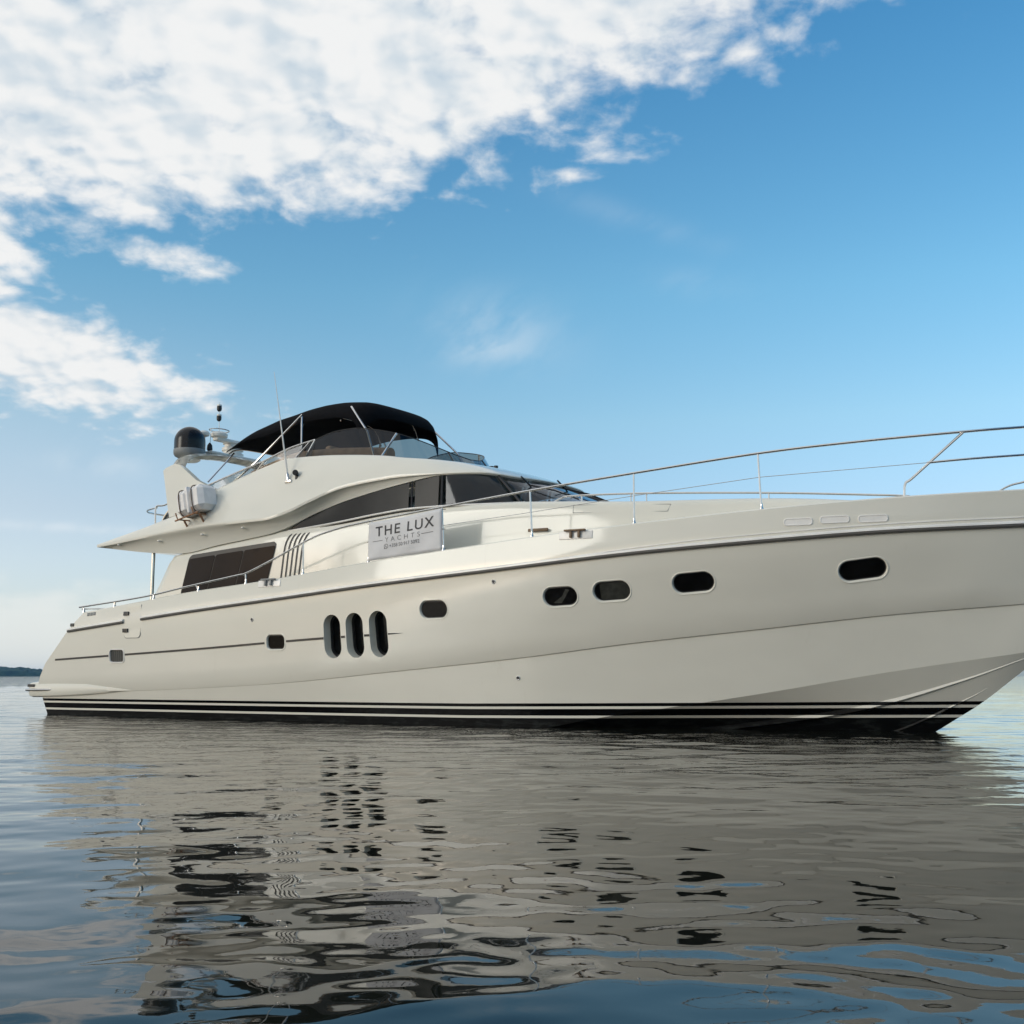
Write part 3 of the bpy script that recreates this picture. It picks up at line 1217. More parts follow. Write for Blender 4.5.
def deckhouse():
    mb = MB()
    rows = []
    n = 120
    for i in range(n + 1):
        u = i / n
        xs = 3.9 + (20.4 - 3.9) * u
        xb = 2.72 + (20.5 - 2.72) * u
        s = SHO.at(xs)
        bz = BUL.at(min(xb, 20.6))[2] - 0.62
        b = (xb, s[1] + 0.10 + 0.07 * min(1, max(0, (xs - 9) / 5)), bz)
        row = [b]
        for q, bow in ((0.35, 0.10), (0.7, 0.06), (0.9, 0.02)):
            p = lerp(b, (s[0], s[1], s[2]), q)
            row.append((p[0] + bow * max(0, 1 - u * 25), p[1], p[2]))
        row.append((s[0], s[1] - 0.006, s[2] - 0.06))
        row.append((s[0], s[1] - 0.03, s[2] - 0.018))
        row.append((s[0], s[1] - 0.09, s[2] + 0.006))
        row.append((s[0], max(s[1] - 0.5, 0.0), s[2] + 0.04))
        row.append((s[0], 0.0, s[2] + 0.07))
        rows.append([W(p) for p in row])
    mb.grid(rows)
    mb.mirror()
    return mb.build('deckhouse', M['gel'], yacht, merge=0.001, sharp=40, solid=0.04)


house = deckhouse()
house_bvh = bvh_of(house)
# aft bulkhead of the saloon with a glazed sliding door
mb = MB()
mb.box((4.55, 0, 2.9), (0.03, 2.15, 0.66), None, 0.01)
bulk = mb.build('saloon_bulkhead', M['gel'], yacht)
mb = MB()
mb.box((4.515, 0, 2.85), (0.012, 1.3, 0.56), None, 0.005)
mb.build('sliding_door', M['glass_dark'], bulk)


def quad_panel(corners, rr=0.06, n=5):
    """rounded version of a 4-corner outline in X,z"""
    out = []
    m = len(corners)
    for i in range(m):
        p = Vector(corners[i])
        a = (Vector(corners[i - 1]) - p)
        c = (Vector(corners[(i + 1) % m]) - p)
        r1 = min(rr, a.length * 0.4, c.length * 0.4)
        p0, p1 = p + a.normalized() * r1, p + c.normalized() * r1
        for j in range(n + 1):
            t = j / n
            out.append(tuple(p0 * (1 - t) ** 2 + p * 2 * t * (1 - t) + p1 * t * t))
    return out


def skin_panel(mb, TL, TR, BR, BL, off, rr=0.08, nu=36, nv=12):
    """four-cornered panel with rounded corners laid on the deckhouse side"""
    L = (Vector(TR) - Vector(TL)).length
    H = (Vector(TL) - Vector(BL)).length
    us = sorted(set([i / nu for i in range(nu + 1)] + [rr / L * q for q in (0.0, 0.08, 0.25, 0.5, 0.75, 1.0)] + [1 - rr / L * q for q in (0.0, 0.08, 0.25, 0.5, 0.75, 1.0)]))
    rows = []
    for u in us:
        d = min(u, 1 - u) * L
        ins = 0.0 if d >= rr else rr - math.sqrt(max(rr * rr - (rr - d) ** 2, 0.0))
        a = ins / H
        row = []
        for k in range(nv + 1):
            v = a + (1 - 2 * a) * k / nv
            X, z = lerp(lerp(BL, BR, u), lerp(TL, TR, u), v)
            row.append(on_side(house_bvh, X, z, off)[0])
        rows.append(row)
    mb.grid(rows)
    return mb


def saloon_window():
    TL, TR, BR, BL = (4.45, 3.475), (7.03, 3.63), (6.80, 2.74), (4.24, 2.60)
    top = lambda t: lerp(TL, TR, t)
    bot = lambda t: lerp(BL, BR, t)
    mb = MB()
    skin_panel(mb, TL, TR, BR, BL, 0.010, 0.11)
    both(mb)
    fr = mb.build('saloon_window', M['black_strip'], yacht)
    for a, b in ((0.006, 0.320), (0.330, 0.648), (0.658, 0.994)):
        mb = MB()
        pa = [lerp(top(a), bot(a), 0.10), lerp(top(b), bot(b), 0.10), lerp(bot(b), top(b), 0.02), lerp(bot(a), top(a), 0.02)]
        skin_panel(mb, *pa, 0.018, 0.05, 12)
        both(mb)
        mb.build('pane', M['glass_dark'], fr)


saloon_window()


def louvres():
    for i in range(5):
        X0 = 7.17 + 0.119 * i
        pts = [(X0 + 0.0, 2.78), (X0 + 0.03, 3.1), (X0 + 0.06, 3.4), (X0 + 0.10, 3.57), (X0 + 0.17, 3.69), (X0 + 0.25, 3.755)]
        pts = [(p[0], p[1], 0) for p in pts]
        cp = catmull(pts, 5)
        rows = []
        for j, (X, z, _) in enumerate(cp):
            d = Vector(cp[min(j + 1, len(cp) - 1)]) - Vector(cp[max(j - 1, 0)])
            d.normalize()
            hw = 0.021 * min(1.0, 0.35 + (len(cp) - 1 - j) / 6)
            nx, nz = -d.y * hw, d.x * hw
            rows.append([on_side(house_bvh, X + nx, z + nz, 0.006)[0], on_side(house_bvh, X - nx, z - nz, 0.006)[0]])
        mb = MB()
        mb.grid(rows)
        both(mb)
        mb.build('air_intake_slot', M['black'], yacht)


louvres()


# ------------------------------------------------------------------ wheelhouse glazing
GB = tcurve([(7.26, 2.065, 3.84), (8.0, 2.06, 3.885), (8.7, 2.055, 3.935), (9.6, 2.04, 4.015), (10.45, 2.02, 4.065), (11.15, 1.99, 4.06), (12.3, 1.80, 4.04), (13.2, 1.35, 4.05), (13.65, 0.7, 4.08), (13.75, 0.0, 4.09)], 10)
GT = tcurve([(7.28, 2.07, 3.86), (7.9, 2.04, 4.11), (8.7, 2.0, 4.32), (9.6, 1.97, 4.48), (10.4, 1.94, 4.58), (11.1, 1.9, 4.65), (11.9, 1.69, 4.62), (12.38, 1.17, 4.55), (12.58, 0.6, 4.54), (12.62, 0.0, 4.54)], 10)


def glazing():
    def pane(i0, i1, name, mat):
        for side in (1, -1):
            mb = MB()
            rows = []
            for i in range(i0, i1 + 1):
                a, b = W(GB[i]), W(GT[i])
                row = [lerp(a, b, q / 6) for q in range(7)]
                rows.append([(x, y * side, z) for x, y, z in row])
            mb.grid(rows)
            mb.build(name, mat, yacht, sharp=60)
    pane(0, 39, 'side_window', M['glass_screen'])
    pane(41, 49, 'side_window', M['glass_screen'])
    pane(51, 63, 'side_window', M['windscreen'])
    pane(65, 90, 'windscreen', M['windscreen'])
    # mullions
    for i, w in ((40, 0.018), (50, 0.025), (64, 0.03)):
        mb = MB()
        mb.tube([lerp(W(GB[i]), W(GT[i]), q / 6) for q in range(7)], w, 6)
        both(mb)
        mb.build('window_pillar', M['black'], yacht)
    mb = MB()
    mb.tube([W((GB[90][0], 0, GB[90][2])), W((GT[90][0], 0, GT[90][2]))], 0.03, 6)
    mb.build('window_pillar', M['black'], yacht)
    # bright trim under the band
    mb = MB()
    mb.tube([W((p[0], p[1] + 0.015, p[2] - 0.012)) for p in GB[:66]], 0.020, 6)
    both(mb)
    mb.build('window_trim', M['trim'], yacht)
    mb = MB()
    mb.tube([W((p[0], p[1] + 0.012, p[2] - 0.052)) for p in GB[2:46]], 0.008, 6)
    both(mb)
    mb.build('window_gasket', M['black_strip'], yacht)
    # dark helm console and floor inside the band
    mb = MB()
    rows = []
    for i in range(4, 91, 2):
        p = GB[i]
        rows.append([W((p[0] - 0.02 - (0.05 if p[0] > 12 else 0), max(p[1] - 0.10, 0.0), p[2] + 0.022)), W((p[0] * 0.5 + 4.5, 0.0, p[2] + 0.065))])
    mb.grid(rows)
    mb.mirror()
    con = mb.build('dashboard', M['black'], yacht, merge=0.001)
    # wipers on the windscreen
    for (i, q0, j, q1) in ((76, 0.02, 69, 0.66), (88, 0.02, 80, 0.60)):
        for side in (1, -1):
            if side < 0:
                continue
            a, b = Vector(W(GB[i])), Vector(lerp(W(GB[j]), W(GT[j]), q1))
            o = Vector((0.035, 0, 0.035))
            a2, b2 = a + o, b + o
            mb = MB()
            mid = a2.lerp(b2, 0.5) + Vector((0.02, 0, 0.03))
            pts = [a2, mid, b2]
            blade = [b2 + Vector((0.0, 0.25, -0.16)), b2 + Vector((0.02, 0.0, 0.0)), b2 + Vector((-0.02, -0.22, 0.13))]
            for v in (pts, blade):
                mb.tube([(p.x, p.y * side, p.z) for p in v], 0.016, 6)
            mb.build('windscreen_wiper', M['black'], yacht)


glazing()

# ------------------------------------------------------------------ flybridge moulding and roof
E1 = tcurve([(1.44, 2.35, 3.85), (3.34, 2.42, 3.97), (4.39, 2.45, 4.03), (5.39, 2.45, 4.07), (6.23, 2.45, 4.075), (6.88, 2.43, 4.085), (7.54, 2.38, 4.21), (8.0, 2.32, 4.37), (8.87, 2.2, 4.62), (9.74, 2.1, 4.71), (10.14, 2.06, 4.73), (11.08, 1.95, 4.69), (11.93, 1.73, 4.66), (12.42, 1.2, 4.59), (12.62, 0.6, 4.58), (12.67, 0, 4.58)], 8)
E2 = tcurve([(1.5, 2.22, 3.81), (3.2, 2.22, 3.60), (4.3, 2.215, 3.53), (5.3, 2.215, 3.64), (6.2, 2.205, 3.72), (6.85, 2.185, 3.79), (7.3, 2.135, 3.90), (7.9, 2.05, 4.12), (8.7, 2.015, 4.33), (9.6, 1.98, 4.49), (10.1, 1.965, 4.56), (11.08, 1.91, 4.66), (11.9, 1.70, 4.63), (12.38, 1.18, 4.56), (12.58, 0.6, 4.55), (12.62, 0, 4.55)], 8)
E0 = tcurve([(1.38, 2.3, 3.885), (3.28, 2.25, 4.24), (3.88, 2.15, 4.41), (4.91, 2.05, 4.85), (5.66, 1.95, 5.1), (6.35, 1.9, 5.28), (7.06, 1.88, 5.40), (7.9, 1.87, 5.37), (8.97, 1.85, 5.28), (9.74, 1.83, 5.18), (10.0, 1.82, 5.13), (10.6, 1.72, 5.05), (11.05, 1.4, 5.0), (11.25, 0.9, 4.98), (11.35, 0.45, 4.97), (11.38, 0, 4.97)], 8)


def flybridge():
    mb = MB()
    rows = []
    n = len(E0)
    for i in range(n):
        a, b, c = Vector(E2[i]), Vector(E1[i]), Vector(E0[i])
        # how much of an overhang there is here
        gap = (b - a).length
        w = min(1.0, gap / 0.2)
        dirv = Vector((8.0 - c.x if c.x > 8 else 0.0, -c.y, 0))
        if dirv.length < 1e-4:
            dirv = Vector((-1, 0, 0))
        dirv.normalize()
        out = -dirv
        edge = 0.045 * w
        cove = Vector((a.x * 0.6 + b.x * 0.4, a.y * 0.72 + b.y * 0.28, a.z * 0.45 + b.z * 0.55))
        cove2 = Vector((a.x * 0.2 + b.x * 0.8, a.y * 0.22 + b.y * 0.78 - 0.01 * w, a.z * 0.12 + b.z * 0.88 - 0.03 * w))
        k = c.y and 1
        row = [Vector((a.x * (1 if a.x < 11 else 0.6) + (0 if a.x < 11 else 4.4), 0.0, a.z + 0.02)), a, cove, cove2, b - Vector((0, 0, edge)) - out * 0.012 * w, b, b + Vector((0, 0, edge * 0.9)) - out * 0.02 * w]
        for q, bulge in ((0.25, 0.025), (0.5, 0.04), (0.78, 0.035), (0.94, 0.015)):
            row.append(b.lerp(c, q) + (out * 0.8 + Vector((0, 0, 0.6))) * bulge * min(1, (c - b).length / 0.6))
        row.append(c)
        row.append(c + dirv * 0.05 + Vector((0, 0, 0.012)))
        row.append(c + dirv * 0.12 + Vector((0, 0, -0.01)))
        fl = max(3.86, min(c.z - 0.06, 4.35)) if c.x < 10.6 else c.z - 0.25
        row.append(Vector((c.x, c.y, fl)) + dirv * 0.16)
        row.append(Vector((c.x if c.x < 9 else 9 + (c.x - 9) * 0.3, 0.0, fl)))
        rows.append([W(p) for p in row])
    mb.grid(rows)
    m = len(rows[0])
    mb.mirror()
    half = len(rows) * m
    for j in range(m - 1):
        mb.f.append((j, j + 1, half + j + 1, half + j))
    return mb.build('flybridge', M['gel'], yacht, merge=0.0015, sharp=42)


fly = flybridge()

# pole under the overhang
mb = MB()
mb.tube([W((3.12, 2.1, 2.2)), W((3.12, 2.1, 3.72))], 0.045, 10)
both(mb)
mb.build('overhang_post', M['steel'], yacht)
# soffit lights
for X in (2.3, 3.6, 5.0, 6.2):
    mb = MB()
    i = min(range(len(E1)), key=lambda q: abs(E1[q][0] - X))
    p = Vector(W(lerp(E2[i], E1[i], 0.62)))
    mb.lathe([(0.04, -0.02), (0.04, 0.006), (0.0, 0.008)], p + Vector((0, 0, -0.012)), 14, (0, -0.2, -1))
    both(mb)
    mb.build('soffit_light', M['white_plastic'], yacht)


# flybridge wind screens
def fly_screen():
    base = tcurve([(7.40, 1.80, 5.38), (8.2, 1.79, 5.35), (8.97, 1.77, 5.28), (9.6, 1.68, 5.19), (10.08, 1.40, 5.10), (10.40, 0.98, 5.04), (10.60, 0.5, 5.01), (10.67, 0, 5.0)], 6)
    top = tcurve([(7.62, 1.72, 5.76), (8.15, 1.68, 5.88), (8.6, 1.64, 5.90), (9.3, 1.53, 5.79), (9.78, 1.28, 5.65), (10.08, 0.88, 5.50), (10.29, 0.45, 5.37), (10.38, 0, 5.31)], 6)
    mb = MB()
    rows = []
    for a, b in zip(base, top):
        rows.append([W(lerp((a[0], a[1], a[2] - 0.04), b, q / 4)) for q in range(5)])
    mb.grid(rows)
    mb.mirror()
    sc = mb.build('flybridge_windscreen', M['smoke'], yacht, merge=0.001, sharp=60)
    mb = MB()
    mb.tube([W(p) for p in top], 0.011, 6)
    both(mb)
    mb.build('screen_edge', M['black_strip'], sc)
    for i, k in ((0, 0), (16, 21), (34, 34)):
        mb = MB()
        mb.tube([W(lerp((base[i][0], base[i][1], base[i][2] - 0.03), top[k], q / 4)) for q in range(5)], 0.024 if i < 30 else 0.014, 8)
        both(mb)
        mb.build('screen_post', M['steel'] if i < 30 else M['black_strip'], sc)
    # lower side screens under a sloping handrail
    rail = catmull([(4.62, 2.0, 5.0), (5.78, 1.93, 5.29), (6.3, 1.88, 5.42), (6.99, 1.82, 5.63), (7.62, 1.72, 5.76)], 8)
    mb = MB()
    rows = []
    for p in rail:
        i = min(range(len(E0)), key=lambda q: abs(E0[q][0] - p[0]) if E0[q][0] < 9 else 99)
        c = E0[i]
        lo = (p[0], c[1] - 0.05, c[2] - 0.03)
        rows.append([W(lo), W(lerp(lo, p, 0.5)), W((p[0], p[1], p[2] - 0.02))])
    mb.grid(rows)
    both(mb)
    ss = mb.build('side_screen', M['smoke'], yacht)
    mb = MB()
    mb.tube([W(p) for p in rail], 0.022, 8)
    both(mb)
    fr = mb.build('flybridge_handrail', M['steel'], yacht)
    for X0, X1 in ((6.02, 6.28), (7.15, 7.5)):
        i = min(range(len(E0)), key=lambda q: abs(E0[q][0] - X0))
        j = min(range(len(rail)), key=lambda q: abs(rail[q][0] - X1))
        mb = MB()
        mb.tube([W((X0, E0[i][1] - 0.05, E0[i][2] - 0.02)), W(rail[j])], 0.022, 8)
        both(mb)
        mb.build('handrail_post', M['steel'], fr)


fly_screen()


# seats and console seen through the smoked screens
def fly_furniture():
    mb = MB()
    mb.box((7.2, 0.55, 4.85), (1.6, 0.9, 0.5), None, 0.08)
    st = mb.build('settee', M['tan'], yacht)
    mb = MB()
    mb.box((5.75, 0.6, 5.45), (0.12, 0.85, 0.26), Matrix.Rotation(R(-10), 3, 'Y'), 0.08)
    mb.build('cushion', M['tan'], st)
    mb = MB()
    mb.box((7.2, 1.45, 5.15), (1.5, 0.10, 0.20), None, 0.06)
    mb.build('cushion', M['tan'], st)
    lining = []
    for c in E0:
        if 5.6 < c[0] < 9.5:
            lining.append(W((c[0], c[1] - 0.42, c[2] + 0.08)))
    mb = MB()
    mb.tube(lining, 0.14, 12)
    mb.build('coaming_cushion', M['tan'], yacht)
    # helm pod under the screen
    mb = MB()
    rows = []
    for i in range(13):
        q = R(-90 + 180 * i / 12)
        S = 1.25 * math.sin(q)
        X = 8.6 + 0.7 * math.cos(q)
        rows.append([(X + 0.1, S, 5.05), (X, S * 0.97, 5.22), (X - 0.2, S * 0.9, 5.28), (8.3, S * 0.85, 5.24), (8.2, S * 0.85, 4.4)])
    mb.grid(rows)
    mb.build('helm_console', M['tan'], yacht)
    for y in (-0.95, -0.25):
        mb = MB()
        mb.box((7.75, y, 5.05), (0.26, 0.27, 0.10), None, 0.05)
        mb.box((7.52, y, 5.40), (0.08, 0.26, 0.34), Matrix.Rotation(R(-8), 3, 'Y'), 0.06)
        mb.tube([(7.75, y, 4.3), (7.75, y, 5.0)], 0.05, 8)
        mb.build('helm_seat', M['tan'], yacht)


fly_furniture()


# ------------------------------------------------------------------ bimini
def bimini():
    ft = pchip([4.54, 4.92, 5.39, 6.15, 6.81, 7.48, 8.1, 8.45, 8.6], [6.06, 6.27, 6.46, 6.61, 6.70, 6.735, 6.69, 6.53, 6.20])
    mb = MB()
    rows = []
    nx, ny = 48, 40
    for i in range(nx + 1):
        X = 4.54 + 4.04 * i / nx
        row = []
        for j in range(ny + 1):
            v = -1 + 2 * j / ny
            bow = 0.10 * (1 - v * v)
            # seams between hoops sag slightly
            sag = 0.03 * math.sin(math.pi * ((X - 4.54) / 4.04 * 3 % 1.0)) * (1 - v * v)
            z = ft(X) - 0.04 * v * v - (0.14 + 0.26 * min(1.0, (X - 4.54) / 1.2) + 0.03 * max(0.0, min(1.0, (X - 7.2) / 1.0))) * abs(v) ** 8 - sag + 0.004 * math.sin(7 * X + 3 * v)
            fx = max(0.0, (X - 7.4) / 1.2)
            row.append((X + 0.20 * fx - 0.30 * fx * fx * abs(v) ** 4 - (0 if X > 5.2 else bow * 0.4), 1.34 * v, z))
        rows.append(row)
    mb.grid(rows)
    cn = mb.build('bimini_canopy', M['canvas'], yacht, sharp=60, solid=0.02, offset=0.0)
    tag(cn, 'black canvas bimini canopy over the flybridge')

    def pole(name, pts, r):
        mb = MB()
        mb.tube([W(p) for p in pts], r, 8)
        both(mb)
        mb.build(name, M['steel'], cn)
    pole('canopy_pole', [(6.84, 1.33, 6.42), (7.08, 1.56, 5.62)], 0.022)
    pole('canopy_pole', [(6.86, 1.34, 6.46), (6.03, 1.86, 5.42), (5.36, 1.92, 5.0)], 0.022)
    pole('canopy_pole', [(4.66, 1.22, 5.86), (4.60, 1.90, 5.12)], 0.020)
    pole('canopy_pole', [(8.28, 1.36, 6.45), (8.9, 1.56, 5.82), (9.2, 1.66, 5.2)], 0.022)
    for X in (4.60, 6.84, 7.95):
        mb = MB()
        pts = []
        for j in range(25):
            v = -1 + 2 * j / 24
            pts.append((X, 1.32 * v, ft(min(X, 8.3)) - 0.04 * v * v - (0.14 + 0.26 * min(1.0, (X - 4.54) / 1.2)) * abs(v) ** 8 - 0.075))
        mb.tube(pts, 0.016, 8)
        mb.build('canopy_hoop', M['steel'], cn)


bimini()


# ------------------------------------------------------------------ radar arch, domes, mast
def radar_arch():
    # one slim fin each side, joined by a bowed beam
    outline = [(3.16, 5.50), (3.24, 5.56), (3.52, 5.63), (3.70, 5.58), (4.35, 5.17), (5.15, 4.84), (5.25, 4.62), (3.72, 4.36), (3.58, 4.62), (3.38, 5.05)]
    mb = MB()

    def Sat(z):
        return 2.12 - 0.26 * (z - 4.4) / 1.2
    for th in (0.07, -0.07):
        mb.add([W((X, Sat(z) + th, z)) for X, z in outline], [tuple(range(len(outline)))])
    m = len(outline)
    for j in range(m):
        mb.f.append((j, (j + 1) % m, m + (j + 1) % m, m + j))
    fins = both(mb)
    rows = []
    path = catmull([(3.55, 1.88, 5.50), (3.42, 1.60, 5.78), (3.34, 1.15, 5.93), (3.32, 0.5, 6.01), (3.32, 0, 6.02), (3.32, -0.5, 6.01), (3.34, -1.15, 5.93), (3.42, -1.6, 5.78), (3.55, -1.88, 5.50)], 6)
    for k, p in enumerate(path):
        row = []
        for q in range(10):
            a = 2 * math.pi * q / 10
            row.append(W((p[0] + 0.24 * math.cos(a), p[1], p[2] + 0.075 * math.sin(a))))
        rows.append(row)
    mb.grid(rows, closed=True)
    arch = mb.build('radar_arch', M['gel'], yacht, sharp=40)
    # equipment shelf
    mb = MB()
    mb.box(W((3.2, -0.05, 6.11)), (0.2, 0.80, 0.03), None, 0.025)
    mb.build('equipment_shelf', M['white_plastic'], arch)


radar_arch()


def domes():
    c = W((3.10, 1.16, 5.90))
    mb = MB()
    mb.lathe([(0.20, -0.02), (0.33, 0.05), (0.362, 0.10), (0.368, 0.17), (0.362, 0.21)], c, 36)
    base = mb.build('satellite_dome', M['grey_plastic'], yacht, sharp=40)
    tag(base, 'black satellite dome on a grey base over the arch')
    mb = MB()
    prof = [(0.357, 0.205), (0.358, 0.40)] + [(0.358 * math.cos(R(a)), 0.40 + 0.36 * math.sin(R(a))) for a in range(8, 90, 8)] + [(0.0, 0.76)]
    mb.lathe(prof, c, 40)
    mb.build('dome_cover', M['dome'], base, sharp=50)
    mb = MB()
    mb.lathe([(0.20, -0.07), (0.26, -0.03), (0.22, 0.0)], c, 30)
    mb.build('dome_foot', M['white_plastic'], base)
    # small mushroom antenna behind
    mb = MB()
    q = W((3.15, 0.78, 6.15))
    mb.lathe([(0.03, 0.0), (0.03, 0.32), (0.12, 0.36), (0.13, 0.42), (0.09, 0.47), (0.0, 0.49)], q, 18)
    mb.build('gps_antenna', M['white_plastic'], yacht)
    # stacked radar pedestal
    q = W((3.05, -0.22, 6.15))
    mb = MB()
    mb.lathe([(0.26, 0.0), (0.27, 0.07), (0.22, 0.09), (0.22, 0.13), (0.26, 0.15), (0.26, 0.22), (0.2, 0.25), (0.2, 0.3), (0.24, 0.32), (0.22, 0.38), (0.0, 0.4)], q, 28)
    mb.build('radar_pedestal', M['white_plastic'], yacht, sharp=30)
    # radome on a bracket with guard ring and mast
    q = Vector(W((3.13, 0.30, 6.52)))
    mb = MB()
    mb.lathe([(0.10, 0.0), (0.20, 0.04), (0.21, 0.10), (0.16, 0.15), (0.0, 0.17)], q, 24)
    mb.box(q + Vector((0.0, 0.22, -0.02)), (0.10, 0.34, 0.045), None, 0.03)
    mb.tube([q + Vector((0.0, 0.45, -0.40)), q + Vector((0.0, 0.36, 0.0))], 0.06, 8)
    rd = mb.build('radome', M['white_plastic'], yacht, sharp=40)
    mb = MB()
    ring = [q + Vector((0.20 * math.cos(R(a)), 0.26 * math.sin(R(a)), 0.20)) for a in range(0, 361, 20)]
    mb.tube(ring, 0.014, 6)
    mb.tube([q + Vector((0, 0.26, 0.2)), q + Vector((0, 0.24, 0.02))], 0.014, 6)
    mb.tube([q + Vector((0, -0.26, 0.2)), q + Vector((0, -0.27, -0.3))], 0.012, 6)
    mb.build('guard_ring', M['steel'], rd)
    mb = MB()
    mb.tube([q + Vector((0, 0, 0.16)), q + Vector((0.0, -0.02, 0.88))], 0.014, 8)
    mast = mb.build('light_mast', M['steel'], rd)
    for h in (0.50, 0.74):
        mb = MB()
        mb.lathe([(0.025, -0.08), (0.055, -0.05), (0.06, 0.0), (0.055, 0.05), (0.0, 0.055)], q + Vector((0, -0.02, h)), 14)
        mb.build('navigation_light', M['black'], yacht)
        mb = MB()
        mb.lathe([(0.058, 0.052), (0.058, 0.085), (0.0, 0.09)], q + Vector((0, -0.02, h)), 14)
        mb.build('lamp_cap', M['white_plastic'], yacht)
    mb = MB()
    mb.lathe([(0.03, 0.0), (0.07, 0.06), (0.06, 0.16), (0.02, 0.22), (0.0, 0.23)], W((3.13, 0.58, 6.15)), 14)
    mb.build('horn', M['black'], yacht)


domes()


# whip antenna and floodlight on the coaming
def antenna():
    i = min(range(len(E0)), key=lambda q: abs(E0[q][0] - 7.31))
    b = Vector(W((7.31, 2.17, 4.88)))
    t = Vector(W((6.75, 2.1, 7.26)))
    mb = MB()
    mb.tube([b.lerp(t, q / 5) for q in range(6)], [0.022, 0.02, 0.016, 0.011, 0.008, 0.005], 6)
    mb.build('whip_antenna', M['white_plastic'], yacht)
    mb = MB()
    mb.box(b + Vector((0, 0.04, -0.03)), (0.09, 0.06, 0.035), None, 0.015)
    mb.lathe([(0.035, 0), (0.035, 0.12), (0.024, 0.16)], b, 10, (t - b))
    mb.build('antenna_base', M['steel'], yacht)
    c = Vector(W((7.50, 2.13, 4.95)))
    mb = MB()
    mb.lathe([(0.03, -0.05), (0.055, -0.02), (0.06, 0.05), (0.045, 0.055), (0.0, 0.045)], c + Vector((0, -0.02, 0.06)), 14, (0.5, -0.8, 0))
    mb.box(c + Vector((0, 0.04, -0.04)), (0.03, 0.05, 0.06), None, 0.01)
    mb.build('floodlight', M['black'], yacht)
    for dX in (0.0, 0.11):
        mb = MB()
        mb.lathe([(0.02, 0.0), (0.02, 0.06), (0.045, 0.07), (0.045, 0.12), (0.0, 0.13)], (11.15 + dX, -0.35, 4.93), 10)
        mb.build('roof_horn', M['black'], yacht)


antenna()


# ------------------------------------------------------------------ aft flybridge rail
def fly_aft_rail():
    mb = MB()
    mb.tube(catmull([W((3.22, 2.16, 4.2)), W((3.20, 2.16, 4.55)), W((3.22, 2.14, 4.66)), W((3.36, 2.05, 4.68)), W((3.62, 1.95, 4.80)), W((3.9, 1.9, 4.9))], 6), 0.02, 8)
    mb.tube(catmull([W((3.26, 2.05, 4.2)), W((3.34, 2.02, 4.42)), W((3.52, 1.98, 4.60)), W((3.9, 1.9, 4.76)), W((4.3, 1.85, 4.88))], 6), 0.022, 8)
    mb.tube(catmull([W((3.20, 2.12, 4.63)), W((2.6, 1.9, 4.63)), W((2.3, 1.4, 4.63)), W((2.3, 0.0, 4.63)), W((2.3, -1.4, 4.63)), W((2.6, -1.9, 4.63)), W((3.20, -2.12, 4.63))], 6), 0.02, 8)
    r = mb.build('aft_rail', M['steel'], yacht)
    mb = MB()
    top = catmull([(3.30, 2.0, 4.38), (3.52, 1.96, 4.58), (3.9, 1.88, 4.74), (4.3, 1.83, 4.86)], 5)
    mb.grid([[W((p[0], p[1], 4.1)), W(p)] for p in top])
    both(mb)
    mb.build('rail_screen', M['grey_mesh'], r, solid=0.01)


fly_aft_rail()


# ------------------------------------------------------------------ deck rails
RT = [(1.28, 2.62, 2.43), (3.51, 2.66, 2.58), (4.91, 2.68, 2.74), (6.4, 2.69, 2.905), (6.75, 2.70, 2.95), (7.44, 2.70, 3.17), (8.47, 2.70, 3.53), (9.05, 2.70, 3.66), (9.75, 2.70, 3.75), (11.69, 2.68, 3.91), (13.54, 2.6, 4.06), (15.48, 2.42, 4.21), (17.52, 2.06, 4.385), (19.0, 1.65, 4.48), (20.48, 1.14, 4.555), (21.26, 0.82, 4.59), (22.2, 0.4, 4.63), (22.75, 0.0, 4.65)]
RTC = catmull(RT, 10)


def rail_at(X):
    j = min(range(len(RTC)), key=lambda q: abs(RTC[q][0] - X))
    return RTC[j]


